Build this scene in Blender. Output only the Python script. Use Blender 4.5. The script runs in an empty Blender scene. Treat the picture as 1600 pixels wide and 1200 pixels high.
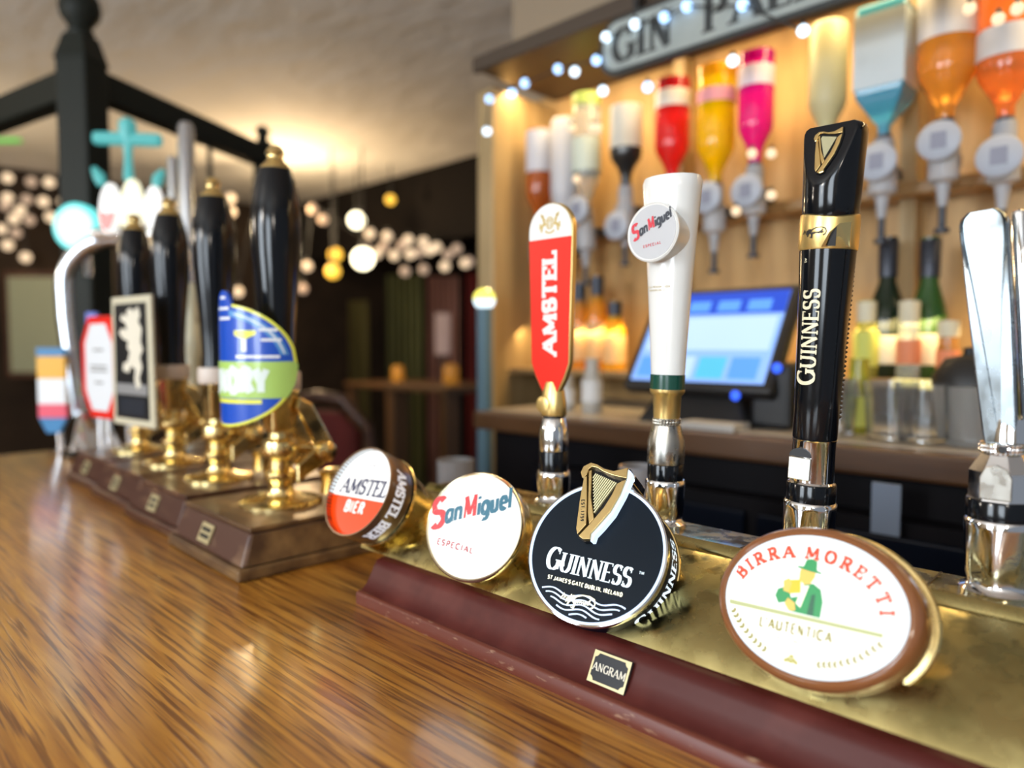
import bpy, bmesh, math, random
from math import sin, cos, pi, radians as R_, atan2, hypot, sqrt
from mathutils import Vector, Matrix
random.seed(7)
SC = bpy.context.scene
COL = SC.collection

# ------------------------------------------------------------------ camera
# X runs along the bar, Y across it towards the back bar, Z up from the bar top.
F_PX = 1100.0
CAM = Vector((0, 0, 0.26))
PITCH = math.atan(60 / F_PX)
YAW = math.atan(1136 / hypot(F_PX, 60))
FH = Vector((-cos(YAW), sin(YAW), 0)); RT = Vector((sin(YAW), cos(YAW), 0)); UP = Vector((0, 0, 1))
FW = FH * cos(PITCH) - UP * sin(PITCH); CU = FH * sin(PITCH) + UP * cos(PITCH)
cd = bpy.data.cameras.new('camera'); cam = bpy.data.objects.new('camera', cd); COL.objects.link(cam)
m = Matrix((RT, CU, -FW)).transposed().to_4x4(); m.translation = CAM
cam.matrix_world = m
cd.sensor_width = 36; cd.lens = 36 * F_PX / 1600; cd.clip_start = .02
cd.dof.use_dof = True; cd.dof.focus_distance = .56; cd.dof.aperture_fstop = 2.5
SC.camera = cam
def P(px, py, d):                                   # a point at forward distance d seen at that place
    return CAM + d * (FW + RT * ((px - 800) / F_PX) - CU * ((py - 600) / F_PX))
def PY(px, py, Y):
    r = FW + RT * ((px - 800) / F_PX) - CU * ((py - 600) / F_PX)
    return CAM + r * (Y / r.y)
def dep(p): return (Vector(p) - CAM).dot(FW)

# ------------------------------------------------------------------ world, colour, lights
w = bpy.data.worlds.new('world'); SC.world = w; w.use_nodes = True
w.node_tree.nodes['Background'].inputs[0].default_value = (.80, .88, 1, 1)
w.node_tree.nodes['Background'].inputs[1].default_value = .22
SC.view_settings.view_transform = 'Standard'; SC.view_settings.look = 'None'
SC.view_settings.gamma = 1; SC.view_settings.use_curve_mapping = False
SC.view_settings.exposure = .5
SC.cycles.use_denoising = True
SC.cycles.max_bounces = 8; SC.cycles.transparent_max_bounces = 12
SC.cycles.sample_clamp_indirect = 6
def area(name, loc, aim, sx, sy, power, col):
    l = bpy.data.lights.new(name, 'AREA'); l.shape = 'RECTANGLE'; l.size = sx; l.size_y = sy; l.energy = power; l.color = col
    o = bpy.data.objects.new(name, l); COL.objects.link(o); o.location = loc
    o.rotation_euler = (Vector(aim) - Vector(loc)).to_track_quat('-Z', 'Y').to_euler(); return o
def point(name, loc, power, col, r=.05):
    l = bpy.data.lights.new(name, 'POINT'); l.energy = power; l.color = col; l.shadow_soft_size = r
    o = bpy.data.objects.new(name, l); COL.objects.link(o); o.location = loc; return o
area('window_light', (-1.35, -2.52, .62), (-1.35, 0, .2), 1.0, 1.1, 30, (.80, .90, 1))
area('window_light', (.65, -2.52, .62), (.3, 0, .2), 1.0, 1.1, 30, (.80, .90, 1))
for x, y, z, e, c in ((-.9, -1.5, .85, 15, (1, .90, .78)), (.9, -1.0, .85, 11, (1, .90, .78)), (-2.9, -1.2, .85, 18, (1, .88, .74)), (-3.6, 2.0, .72, 13, (1, .66, .34)), (-4.4, .4, .95, 9, (1, .76, .46))):
    point('room_fill_light', (x, y, z), e, c, .09)  # unseen lamps added to brighten the ceiling and warm its far part
area('canopy_strip_light', (-.35, 1.36, .93), (-.35, 1.52, .3), 2.2, .05, 9, (1, .72, .36))
area('shelf_strip_light', (-.35, 1.40, .30), (-.35, 1.53, .1), 2.2, .04, 3, (1, .70, .32))

# ------------------------------------------------------------------ materials
MATS = {}
def mat(name, base=(.5, .5, .5), rough=.5, metal=0, emit=None, es=0, coat=0, trans=0, ior=1.45,
        noise=None, bump=None, rnoise=None, spec=None):
    if name in MATS: return MATS[name]
    m = bpy.data.materials.new(name); m.use_nodes = True; nt = m.node_tree; b = nt.nodes['Principled BSDF']
    b.inputs['Base Color'].default_value = (*base, 1); b.inputs['Roughness'].default_value = rough
    b.inputs['Metallic'].default_value = metal; b.inputs['IOR'].default_value = ior
    b.inputs['Transmission Weight'].default_value = trans; b.inputs['Coat Weight'].default_value = coat
    b.inputs['Coat Roughness'].default_value = .06
    if spec is not None: b.inputs['Specular IOR Level'].default_value = spec
    if emit: b.inputs['Emission Color'].default_value = (*emit, 1); b.inputs['Emission Strength'].default_value = es
    tc = None
    def coord(scale):
        nonlocal tc
        if tc is None: tc = nt.nodes.new('ShaderNodeTexCoord')
        mp = nt.nodes.new('ShaderNodeMapping'); mp.inputs['Scale'].default_value = scale if isinstance(scale, tuple) else (scale,) * 3
        nt.links.new(tc.outputs['Object'], mp.inputs[0]); return mp.outputs[0]
    def nz(scale, detail=4):
        n = nt.nodes.new('ShaderNodeTexNoise'); n.inputs['Scale'].default_value = 1; n.inputs['Detail'].default_value = detail
        nt.links.new(coord(scale), n.inputs['Vector']); return n.outputs[0]
    if noise:                                      # (scale, second colour, low, high)
        r = nt.nodes.new('ShaderNodeValToRGB'); nt.links.new(nz(noise[0]), r.inputs[0])
        r.color_ramp.elements[0].position = noise[2]; r.color_ramp.elements[1].position = noise[3]
        r.color_ramp.elements[0].color = (*base, 1); r.color_ramp.elements[1].color = (*noise[1], 1)
        nt.links.new(r.outputs[0], b.inputs['Base Color'])
    if rnoise:                                     # (scale, low, high)
        mr = nt.nodes.new('ShaderNodeMapRange'); nt.links.new(nz(rnoise[0]), mr.inputs[0])
        mr.inputs[1].default_value = .35; mr.inputs[2].default_value = .65
        mr.inputs[3].default_value = rnoise[1]; mr.inputs[4].default_value = rnoise[2]
        nt.links.new(mr.outputs[0], b.inputs['Roughness'])
    if bump:                                       # (scale, strength, distance)
        bp = nt.nodes.new('ShaderNodeBump'); bp.inputs['Strength'].default_value = bump[1]; bp.inputs['Distance'].default_value = bump[2]
        nt.links.new(nz(bump[0]), bp.inputs['Height']); nt.links.new(bp.outputs[0], b.inputs['Normal'])
    MATS[name] = m; return m

def oak():
    m = mat('varnished_oak', (.4, .2, .06), .3, coat=.7); nt = m.node_tree; b = nt.nodes['Principled BSDF']
    N, L = nt.nodes.new, nt.links.new
    tc = N('ShaderNodeTexCoord')
    def noise(scale, detail, rot=0, dist=0):
        mp = N('ShaderNodeMapping'); mp.inputs['Scale'].default_value = scale; mp.inputs['Rotation'].default_value = (0, 0, rot)
        n = N('ShaderNodeTexNoise'); n.inputs['Scale'].default_value = 1; n.inputs['Detail'].default_value = detail; n.inputs['Distortion'].default_value = dist
        L(tc.outputs['Object'], mp.inputs[0]); L(mp.outputs[0], n.inputs['Vector']); return n.outputs[0]
    def ramp(src, *stops):
        r = N('ShaderNodeValToRGB'); L(src, r.inputs[0]); e = r.color_ramp.elements
        while len(e) < len(stops): e.new(.5)
        for k, (p, c) in enumerate(stops): e[k].position = p; e[k].color = (*c, 1)
        return r.outputs[0]
    def mix(mode, f, a, bb):
        x = N('ShaderNodeMix'); x.data_type = 'RGBA'; x.blend_type = mode
        if isinstance(f, (int, float)): x.inputs[0].default_value = f
        else: L(f, x.inputs[0])
        L(a, x.inputs[6]); L(bb, x.inputs[7]); return x.outputs[2]
    broad = ramp(noise((3, 26, 26), 5, .05, .4), (.3, (.40, .165, .020)), (.52, (.62, .295, .042)), (.75, (.76, .41, .080)))
    pores = ramp(noise((8, 260, 260), 3, .05, .3), (.50, (1, 1, 1)), (.60, (.33, .22, .13)), (.75, (.2, .11, .06)))
    long_ = ramp(noise((5, 120, 120), 4, .05, .5), (.40, (1, 1, 1)), (.62, (.55, .43, .33)))
    c = mix('MULTIPLY', .85, broad, pores); c = mix('MULTIPLY', .8, c, long_)
    L(c, b.inputs['Base Color'])
    bp = N('ShaderNodeBump'); bp.inputs['Strength'].default_value = .35; bp.inputs['Distance'].default_value = .0006
    L(pores, bp.inputs['Height']); L(bp.outputs[0], b.inputs['Normal'])
    b2 = N('ShaderNodeBump'); b2.inputs['Strength'].default_value = .25; b2.inputs['Distance'].default_value = .0015
    L(noise((9, 40, 40), 3), b2.inputs['Height']); L(b2.outputs[0], b.inputs['Coat Normal'])
    b.inputs['Coat Roughness'].default_value = .16; b.inputs['Coat IOR'].default_value = 1.6
    return m
OAK = oak()
BRASS = mat('polished_brass', (.86, .67, .30), .16, 1, noise=((30, 30, 30), (.62, .42, .14), .45, .8), rnoise=(40, .12, .3))
BRASSW = mat('aged_brass', (.46, .385, .165), .26, 1, noise=((28, 28, 28), (.30, .25, .10), .42, .68), rnoise=(60, .14, .4), bump=((70, 70, 70), .08, .001))
CHROME = mat('chrome', (.80, .81, .83), .06, 1, rnoise=(60, .03, .16))
NICKEL = mat('worn_nickel', (.46, .45, .41), .3, 1, rnoise=(70, .18, .4))
BLACK = mat('black_gloss', (.004, .005, .007), .13, spec=.42)
BLACKM = mat('black_rubber', (.010, .010, .011), .45)
GOLD = mat('satin_gold', (.72, .53, .20), .33, .85)
GOLDB = mat('bright_gold', (.88, .66, .28), .16, 1)
PGOLD = mat('gold_plate_paint', (.62, .53, .30), .35, .6)
MAROON = mat('maroon_paint', (.068, .010, .008), .42, spec=.35, noise=((22, 22, 22), (.12, .026, .02), .45, .8), bump=((120, 120, 120), .1, .0006))
MAROONE = mat('worn_maroon_edge', (.12, .026, .014), .4, noise=((60, 190, 190), (.42, .26, .16), .62, .80))
WHITE = mat('white_plastic', (.78, .79, .77), .25, coat=.5)
CREAM = mat('cream_plastic', (.74, .70, .58), .35)
RED = mat('red_enamel', (.80, .022, .012), .28, coat=.4)
DGREEN = mat('dark_green', (.006, .06, .04), .25, coat=.5)
DWOOD = mat('dark_stained_wood', (.060, .022, .014), .38, coat=.25, noise=((16, 70, 70), (.20, .105, .055), .5, .75), bump=((12, 90, 90), .25, .001))
WORNW = mat('worn_brown_wood', (.075, .036, .015), .5, coat=.05, noise=((9, 26, 26), (.24, .135, .05), .38, .68), bump=((10, 60, 60), .3, .0015))
PLUMW = mat('plum_stained_wood', (.070, .028, .018), .42, coat=.15, noise=((20, 34, 34), (.20, .115, .065), .5, .8), bump=((20, 80, 80), .2, .001))
def lit(name, c, s, rough=.35): return mat(name, tuple(x * .3 for x in c), rough, emit=c, es=s, coat=.15)
E_WHITE = lit('lit_white', (1, .985, .95), .78)
E_WHITE2 = lit('lit_cool_white', (.78, .92, 1), .80)
E_RING = lit('lit_blue_white', (.60, .77, 1), .95)
E_ORANGE = lit('lit_orange_red', (1, .060, .002), .62)
E_NAVY = lit('lit_navy_ink', (.01, .03, .16), .15)
E_TEAL = lit('lit_teal_ink', (.005, .16, .26), .5)
E_RED = lit('lit_red_ink', (.80, .02, .03), .55)
E_PINK = lit('lit_pink_ink', (.50, .03, .06), .45)
E_OLIVE = lit('lit_olive_ink', (.34, .30, .02), .5)
E_OLIVE2 = lit('lit_pale_olive_ink', (.50, .46, .12), .65)
E_MRED = lit('lit_vermilion_ink', (.80, .055, .008), .65)
E_GREEN = lit('lit_green_ink', (.02, .34, .10), .6)
E_DGREEN = lit('lit_dark_green_ink', (.01, .15, .07), .5)
E_SKIN = lit('lit_ochre_ink', (.85, .50, .10), .8)
E_BEER = lit('lit_amber_ink', (.95, .50, .02), .8)
E_BAND = lit('lit_sage_ink', (.48, .52, .24), .65)
E_CREAM = lit('lit_cream_ink', (.95, .92, .70), .9)

# ------------------------------------------------------------------ mesh helpers
class MB:
    def __init__(s): s.v = []; s.f = []; s.m = []; s.mi = 0
    def add(s, vs, fs):
        o = len(s.v); s.v += [tuple(v) for v in vs]; s.f += [tuple(i + o for i in f) for f in fs]; s.m += [s.mi] * len(fs); return s
    def box(s, x0, x1, y0, y1, z0, z1):
        return s.add([(x, y, z) for z in (z0, z1) for y in (y0, y1) for x in (x0, x1)],
                     [(0, 2, 3, 1), (4, 5, 7, 6), (0, 1, 5, 4), (2, 6, 7, 3), (0, 4, 6, 2), (1, 3, 7, 5)])
    def frustum(s, a, b, z0, z1):                    # a, b = (x0, x1, y0, y1)
        vs = [(x, y, z0) for y in a[2:] for x in a[:2]] + [(x, y, z1) for y in b[2:] for x in b[:2]]
        return s.add(vs, [(0, 2, 3, 1), (4, 5, 7, 6), (0, 1, 5, 4), (2, 6, 7, 3), (0, 4, 6, 2), (1, 3, 7, 5)])
    def lathe(s, prof, n=32, sx=1, sy=1, fn=None, cap=True, off=(0, 0)):
        vs = []
        for k, (r, z) in enumerate(prof):
            for i in range(n):
                a = 2 * pi * i / n; p = (r * cos(a) * sx + off[0], r * sin(a) * sy + off[1], z)
                vs.append(fn(p) if fn else p)
        fs = [(k * n + i, k * n + (i + 1) % n, (k + 1) * n + (i + 1) % n, (k + 1) * n + i) for k in range(len(prof) - 1) for i in range(n)]
        if cap:
            fs.append(tuple(range(n - 1, -1, -1))); fs.append(tuple((len(prof) - 1) * n + i for i in range(n)))
        return s.add(vs, fs)
    def prism(s, poly, z0, z1, fn=None):             # polygon in xy, extruded in z
        n = len(poly); a = sum(poly[i][0] * poly[(i + 1) % n][1] - poly[(i + 1) % n][0] * poly[i][1] for i in range(n))
        if a < 0: poly = poly[::-1]
        vs = [(x, y, z0) for x, y in poly] + [(x, y, z1) for x, y in poly]
        if fn: vs = [fn(v) for v in vs]
        return s.add(vs, [tuple(range(n - 1, -1, -1)), tuple(range(n, 2 * n))] + [(i, (i + 1) % n, n + (i + 1) % n, n + i) for i in range(n)])
    def tube(s, pts, r, n=10, closed=False):
        pts = [Vector(p) for p in pts]; rs = r if isinstance(r, (list, tuple)) else [r] * len(pts)
        up = Vector((0, 0, 1)); vs = []
        t0 = (pts[1] - pts[0]).normalized(); nrm = t0.orthogonal().normalized()
        for k, p in enumerate(pts):
            t = (pts[min(k + 1, len(pts) - 1)] - pts[max(k - 1, 0)]).normalized()
            nrm = (nrm - t * nrm.dot(t)).normalized(); b = t.cross(nrm)
            vs += [p + (nrm * cos(2 * pi * i / n) + b * sin(2 * pi * i / n)) * rs[k] for i in range(n)]
        fs = [(k * n + i, k * n + (i + 1) % n, (k + 1) * n + (i + 1) % n, (k + 1) * n + i) for k in range(len(pts) - 1) for i in range(n)]
        fs += [tuple(range(n - 1, -1, -1)), tuple((len(pts) - 1) * n + i for i in range(n))]
        return s.add(vs, fs)
    def xf(s, M): s.v = [tuple(M @ Vector(v)) for v in s.v]; return s
    def build(s, name, mats, parent=None, smooth=None, bevel=None):
        me = bpy.data.meshes.new(name); me.from_pydata(s.v, [], s.f); me.update()
        for mm in (mats if isinstance(mats, (list, tuple)) else [mats]): me.materials.append(mm)
        for p, i in zip(me.polygons, s.m): p.material_index = i
        o = bpy.data.objects.new(name, me); COL.objects.link(o)
        if smooth:
            bm = bmesh.new(); bm.from_mesh(me); bmesh.ops.recalc_face_normals(bm, faces=bm.faces)
            for f in bm.faces: f.smooth = True
            for e in bm.edges:
                if len(e.link_faces) == 2 and e.calc_face_angle(0) > R_(smooth): e.smooth = False
            bm.to_mesh(me); bm.free()
        if bevel:
            bv = o.modifiers.new('bevel', 'BEVEL'); bv.width = bevel; bv.segments = 2; bv.limit_method = 'ANGLE'; bv.angle_limit = R_(35)
        if parent: o.parent = parent
        return o
def tag(o, label, cat, group=None):
    o['label'] = label; o['category'] = cat
    if group: o['group'] = group
    return o
def thing(name, label, cat, loc=(0, 0, 0), M=None, group=None):
    o = bpy.data.objects.new(name, None); COL.objects.link(o); o.empty_display_size = .02
    if M is not None: o.matrix_world = M
    else: o.location = loc
    return tag(o, label, cat, group)
def struct(o): o['kind'] = 'structure'; return o
def copy_tree(o, parent=None):
    c = o.copy(); COL.objects.link(c)
    if parent: c.parent = parent
    for ch in list(o.children): copy_tree(ch, c)
    return c

# ------------------------------------------------------------------ lettering
def arc(cx, cy, rx, ry, a0, a1, n=14):
    return [(cx + rx * cos(R_(a0 + (a1 - a0) * i / n)), cy + ry * sin(R_(a0 + (a1 - a0) * i / n))) for i in range(n + 1)]
# glyph: (advance width, [(points, weight, serif at start, serif at end)]); serif: h horizontal bar, v vertical bar
def _g():
    G = {}
    G['A'] = (.80, [([(.05, 0), (.40, 1)], .55, 'h', ''), ([(.40, 1), (.75, 0)], 1, '', 'h'), ([(.17, .33), (.63, .33)], 1, '', '')])
    G['B'] = (.62, [([(.12, 0), (.12, 1)], 1, 'h', 'h'), ([(.12, 1), (.34, 1)] + arc(.34, .76, .2, .24, 90, -90) + [(.12, .52)], 1, '', ''),
                    ([(.12, .52), (.36, .52)] + arc(.36, .26, .22, .26, 90, -90) + [(.12, 0)], 1, '', '')])
    G['C'] = (.74, [(arc(.42, .5, .34, .5, 48, 312, 22), 1, 'v', '')])
    G['D'] = (.74, [([(.12, 0), (.12, 1)], 1, 'h', 'h'), ([(.12, 1), (.3, 1)] + arc(.3, .5, .36, .5, 90, -90) + [(.12, 0)], 1, '', '')])
    G['E'] = (.60, [([(.12, 0), (.12, 1)], 1, 'h', 'h'), ([(.12, 1), (.54, 1)], 1, '', 'v'), ([(.12, .52), (.42, .52)], 1, '', 'w'), ([(.12, 0), (.56, 0)], 1, '', 'v')])
    G['F'] = (.56, [([(.12, 0), (.12, 1)], 1, 'h', 'h'), ([(.12, 1), (.54, 1)], 1, '', 'v'), ([(.12, .52), (.42, .52)], 1, '', 'w')])
    G['G'] = (.80, [(arc(.43, .5, .35, .5, 50, 320, 22), 1, 'v', ''), ([(.70, .44), (.70, .04)], 1, 'h', '')])
    G['H'] = (.80, [([(.12, 0), (.12, 1)], 1, 'h', 'h'), ([(.66, 0), (.66, 1)], 1, 'h', 'h'), ([(.12, .52), (.66, .52)], 1, '', '')])
    G['I'] = (.30, [([(.15, 0), (.15, 1)], 1, 'h', 'h')])
    G['J'] = (.46, [([(.34, 1), (.34, .2)] + arc(.17, .2, .17, .2, 0, -140, 8), 1, 'h', '')])
    G['K'] = (.72, [([(.12, 0), (.12, 1)], 1, 'h', 'h'), ([(.60, 1), (.12, .42)], .6, 'h', ''), ([(.26, .58), (.64, 0)], 1, '', 'h')])
    G['L'] = (.56, [([(.12, 0), (.12, 1)], 1, 'h', 'h'), ([(.12, 0), (.53, 0)], 1, '', 'v')])
    G['M'] = (.96, [([(.12, 0), (.14, 1)], .6, 'h', ''), ([(.14, 1), (.48, .12)], 1, '', ''), ([(.48, .12), (.82, 1)], .6, '', ''), ([(.82, 1), (.84, 0)], 1, '', 'h')])
    G['N'] = (.80, [([(.12, 0), (.12, 1)], .6, 'h', ''), ([(.12, 1), (.66, 0)], 1, '', ''), ([(.66, 0), (.66, 1)], .6, '', 'h')])
    G['O'] = (.80, [(arc(.40, .5, .33, .5, 0, 360, 28), 1, '', '')])
    G['P'] = (.60, [([(.12, 0), (.12, 1)], 1, 'h', 'h'), ([(.12, 1), (.33, 1)] + arc(.33, .74, .22, .26, 90, -90) + [(.12, .48)], 1, '', '')])
    G['R'] = (.70, [([(.12, 0), (.12, 1)], 1, 'h', 'h'), ([(.12, 1), (.33, 1)] + arc(.33, .76, .21, .24, 90, -90) + [(.12, .52)], 1, '', ''), ([(.32, .52), (.64, 0)], 1, '', 'h')])
    G['S'] = (.60, [(arc(.30, .75, .22, .25, 35, 240, 14) + arc(.30, .26, .23, .26, 62, -145, 14), 1, 'v', 'v')])
    G['T'] = (.68, [([(.34, 0), (.34, 1)], 1, 'h', ''), ([(.05, 1), (.63, 1)], 1, 'u', 'u')])
    G['U'] = (.80, [([(.13, 1), (.13, .3)] + arc(.395, .3, .265, .3, 180, 360, 14) + [(.66, 1)], 1, 'h', 'h')])
    G['Y'] = (.74, [([(.07, 1), (.37, .48)], 1, 'h', ''), ([(.67, 1), (.37, .48)], .6, 'h', ''), ([(.37, .48), (.37, 0)], 1, '', 'h')])
    G['1'] = (.42, [([(.22, 0), (.22, 1), (.08, .82)], 1, 'h', '')])
    G['7'] = (.54, [([(.05, 1), (.48, 1), (.18, 0)], 1, '', '')])
    G['8'] = (.56, [(arc(.28, .76, .19, .24, 0, 360, 16), 1, '', ''), (arc(.28, .26, .22, .26, 0, 360, 16), 1, '', '')])
    G['0'] = (.56, [(arc(.28, .5, .2, .5, 0, 360, 20), 1, '', '')])
    G['5'] = (.56, [([(.48, 1), (.14, 1), (.11, .58)] + arc(.26, .31, .22, .31, 110, -150, 14), 1, '', '')])
    G['9'] = (.56, [(arc(.27, .7, .2, .3, 0, 360, 18), 1, '', ''), ([(.47, .7), (.42, .25), (.2, 0)], 1, '', '')])
    G['a'] = (.54, [([(.43, .60), (.26, .64)] + arc(.25, .32, .18, .32, 90, 270, 14) + [(.30, .02), (.43, .22)], 1, '', ''), ([(.43, .68), (.43, -.02)], 1, '', '')])
    G['n'] = (.52, [([(.09, 0), (.09, .64)], 1, '', ''), ([(.09, .42)] + arc(.25, .46, .16, .18, 180, 0, 10) + [(.41, 0)], 1, '', '')])
    G['i'] = (.22, [([(.10, 0), (.10, .64)], 1, '', ''), ([(.10, .82), (.10, .97)], 1, '', '')])
    G['g'] = (.52, [(arc(.24, .32, .18, .32, 0, 360, 18), 1, '', ''), ([(.42, .64), (.42, -.1)] + arc(.24, -.1, .18, .18, 0, -130, 8), 1, '', '')])
    G['u'] = (.52, [([(.09, .64), (.09, .2)] + arc(.25, .2, .16, .2, 180, 360, 10) + [(.41, .64)], 1, '', ''), ([(.41, .3), (.41, 0)], 1, '', '')])
    G['e'] = (.50, [([(.08, .33), (.42, .33)] + arc(.25, .33, .17, .32, 0, 315, 18), 1, '', '')])
    G['l'] = (.22, [([(.10, 0), (.10, 1.05)], 1, '', '')])
    G["'"] = (.20, [([(.10, 1), (.07, .76)], .8, '', '')])
    G[','] = (.24, [([(.12, .06), (.06, -.16)], .8, '', '')])
    G['.'] = (.24, [([(.10, -.02), (.10, .12)], 1, '', '')])
    return G
GL = _g()
def sweep(pts, thick, thin, wmul=1):
    P_ = []
    for a, b in zip(pts, pts[1:]):
        n = max(1, int(hypot(b[0] - a[0], b[1] - a[1]) / .2)); P_ += [(a[0] + (b[0] - a[0]) * i / n, a[1] + (b[1] - a[1]) * i / n) for i in range(n)]
    P_.append(pts[-1]); closed = hypot(P_[0][0] - P_[-1][0], P_[0][1] - P_[-1][1]) < 1e-6
    L, Rr = [], []
    n = len(P_)
    for i, p in enumerate(P_):
        if closed: a, b = P_[(i - 1) % (n - 1)], P_[(i + 1) % (n - 1)]
        else: a, b = P_[max(i - 1, 0)], P_[min(i + 1, n - 1)]
        dx, dy = b[0] - a[0], b[1] - a[1]; l = hypot(dx, dy) or 1; dx /= l; dy /= l
        w_ = (thick * wmul * abs(dy) + thin * abs(dx)) / 2
        if 0 < i < n - 1:
            d1 = (P_[i][0] - P_[i - 1][0], P_[i][1] - P_[i - 1][1]); d2 = (P_[i + 1][0] - P_[i][0], P_[i + 1][1] - P_[i][1])
            c_ = (d1[0] * d2[0] + d1[1] * d2[1]) / ((hypot(*d1) or 1) * (hypot(*d2) or 1)); w_ /= max(.6, sqrt(max(0, (1 + c_) / 2)))
        L.append((p[0] - dy * w_, p[1] + dx * w_)); Rr.append((p[0] + dy * w_, p[1] - dx * w_))
    return [(L[i], Rr[i], Rr[i + 1], L[i + 1]) for i in range(n - 1)]
def text_polys(s, h=1, thick=.16, thin=.07, serif=False, track=.02, slant=0, xs=1, smallcaps=None, sl=.09, joiner=True):
    out = []; x = 0
    for k, ch in enumerate(s):
        if ch == ' ': x += .34 * xs; out.append([]); continue
        wd, strokes = GL[ch]; sc = smallcaps if (smallcaps and k) else 1
        th, tn = thick, thin; ps = []
        for pts, wm, s0, s1 in strokes:
            pp = [(px * xs, py) for px, py in pts]
            # keep strokes inside the cap height
            pp = [(px, tn / 2 + py * (1 - tn)) for px, py in pp]
            ps += sweep(pp, th, tn, wm)
            if serif:
                for (ex, ey), sf in ((pp[0], s0), (pp[-1], s1)):
                    if sf == 'h': hw = th * max(wm, .7) / 2 + sl; ps.append(((ex - hw, ey - tn / 2), (ex + hw, ey - tn / 2), (ex + hw, ey + tn / 2), (ex - hw, ey + tn / 2)))
                    if sf in 'vw' and sf:
                        v = sl * 1.5 if sf == 'v' else sl; d = -1 if ey > .6 else 1
                        y0, y1 = (ey - v * .8, ey + v * .8) if sf == 'w' else sorted((ey - d * tn / 2, ey + d * (v + tn)))
                        ps.append(((ex - tn / 2, y0), (ex + tn / 2, y0), (ex + tn / 2, y1), (ex - tn / 2, y1)))
                    if sf == 'u': ps.append(((ex - tn / 2, ey - sl * 1.6 - tn / 2), (ex + tn / 2, ey - sl * 1.6 - tn / 2), (ex + tn / 2, ey + tn / 2), (ex - tn / 2, ey + tn / 2)))
        out.append([[((x + px * sc + slant * py * sc) * h, py * sc * h) for px, py in q] for q in ps])
        x += (wd * xs * sc + track)
    return out, (x - track) * h
def put_text(name, s, fn, m, parent, align='c', z=0, depth=0, **kw):
    """lettering printed on (or, with depth, raised from) a surface given by fn(x, y, z)"""
    letters, wd = text_polys(s, **kw); x0 = {'c': -wd / 2, 'l': 0, 'r': -wd}[align]
    mb = MB(); z00 = z
    for l in letters:
        for j, q in enumerate(l):
            z = z00 + 1.2e-5 * (j % 12)
            if depth:
                mb.add([fn(x + x0, y, z) for x, y in q] + [fn(x + x0, y, z + depth) for x, y in q], [(0, 1, 2, 3), (7, 6, 5, 4), (0, 4, 5, 1), (1, 5, 6, 2), (2, 6, 7, 3), (3, 7, 4, 0)])
            else: mb.add([fn(x + x0, y, z) for x, y in q], [(0, 1, 2, 3)])
    return mb.build(name, m, parent)
def put_line(name, lines, wd, fn, m, parent, z=0, depth=0, thin=None):
    mb = MB(); z00 = z
    for k, pts in enumerate(lines):
        for j, q in enumerate(sweep(pts, wd, thin or wd)):
            z = z00 + 1.2e-5 * (j % 2) + 2.5e-5 * (k % 8)
            if depth: mb.add([fn(x, y, z) for x, y in q] + [fn(x, y, z + depth) for x, y in q], [(0, 1, 2, 3), (7, 6, 5, 4), (0, 4, 5, 1), (1, 5, 6, 2), (2, 6, 7, 3), (3, 7, 4, 0)])
            else: mb.add([fn(x, y, z) for x, y in q], [(0, 1, 2, 3)])
    return mb.build(name, m, parent)
def flat(ox, oy, rot=0, s=1):
    c, n = cos(R_(rot)) * s, sin(R_(rot)) * s
    return lambda x, y, z: (ox + x * c - y * n, oy + x * n + y * c, z)
def poly_part(name, poly, z0, z1, m, parent, smooth=None, fn=None):
    return MB().prism(poly, z0, z1, fn).build(name, m, parent, smooth)
def ell(cx, cy, rx, ry, n=48, a0=0, a1=360):
    return [(cx + rx * cos(R_(a0 + (a1 - a0) * i / n)), cy + ry * sin(R_(a0 + (a1 - a0) * i / n))) for i in range(n + (a1 - a0 < 360))]
SIGN = [[(-1, -.02), (-.85, .3), (-.8, .02), (-.72, .22), (-.66, .0), (-.55, .25), (-.62, -.1), (-.45, .05)],
        [(-.42, .35), (-.52, -.25), (-.4, .0), (-.28, .3), (-.1, .32), (-.3, .05), (-.22, -.05), (-.1, .1), (-.16, -.35), (-.3, -.3)],
        [(-.05, .08), (0, -.02), (.08, .1), (.12, 0), (.2, .1), (.26, .0), (.32, .1), (.38, 0), (.46, .12), (.44, .0), (.56, .14), (.55, .02), (.7, .3), (.62, -.02), (.78, .1)],
        [(-.1, .3), (.2, .42), (.6, .45), (.9, .35), (1.0, .12), (.92, -.08), (.75, -.18)]]

# ================================================================== SETTING
CEIL = mat('cream_ceiling', (.82, .79, .75), .8, bump=((5, 9, 5), .5, .03), noise=((1.5, 1.5, 1.5), (.72, .69, .64), .4, .7))
DARKW = mat('dark_pub_wall', (.022, .015, .011), .8, spec=.15, noise=((2, 2, 2), (.042, .028, .018), .4, .7))
struct(MB().box(-6.6, 2.2, -2.7, 5.6, 1.40, 1.46).build('ceiling', CEIL))
struct(MB().box(-6.6, 2.2, -2.7, 5.6, -1.16, -1.10).build('floor', mat('dark_floor_boards', (.035, .022, .014), .5, noise=((3, 40, 3), (.06, .035, .02), .4, .7))))
struct(MB().box(-5.6, -5.5, -2.7, 5.6, -1.10, 1.40).build('wall_far', DARKW))
struct(MB().box(-5.5, -1.9, 5.0, 5.1, -1.10, 1.40).build('wall_side', DARKW))
struct(MB().box(-1.50, 1.4, 1.55, 1.60, .97, 1.40).build('wall_back_upper', mat('tan_plaster', (.34, .27, .19), .8)))
struct(MB().box(-1.50, 1.4, 1.55, 1.60, -1.10, .97).build('wall_back', mat('honey_panelling', (.50, .31, .12), .5, noise=((30, 30, 4), (.36, .21, .075), .42, .7))))
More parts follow.
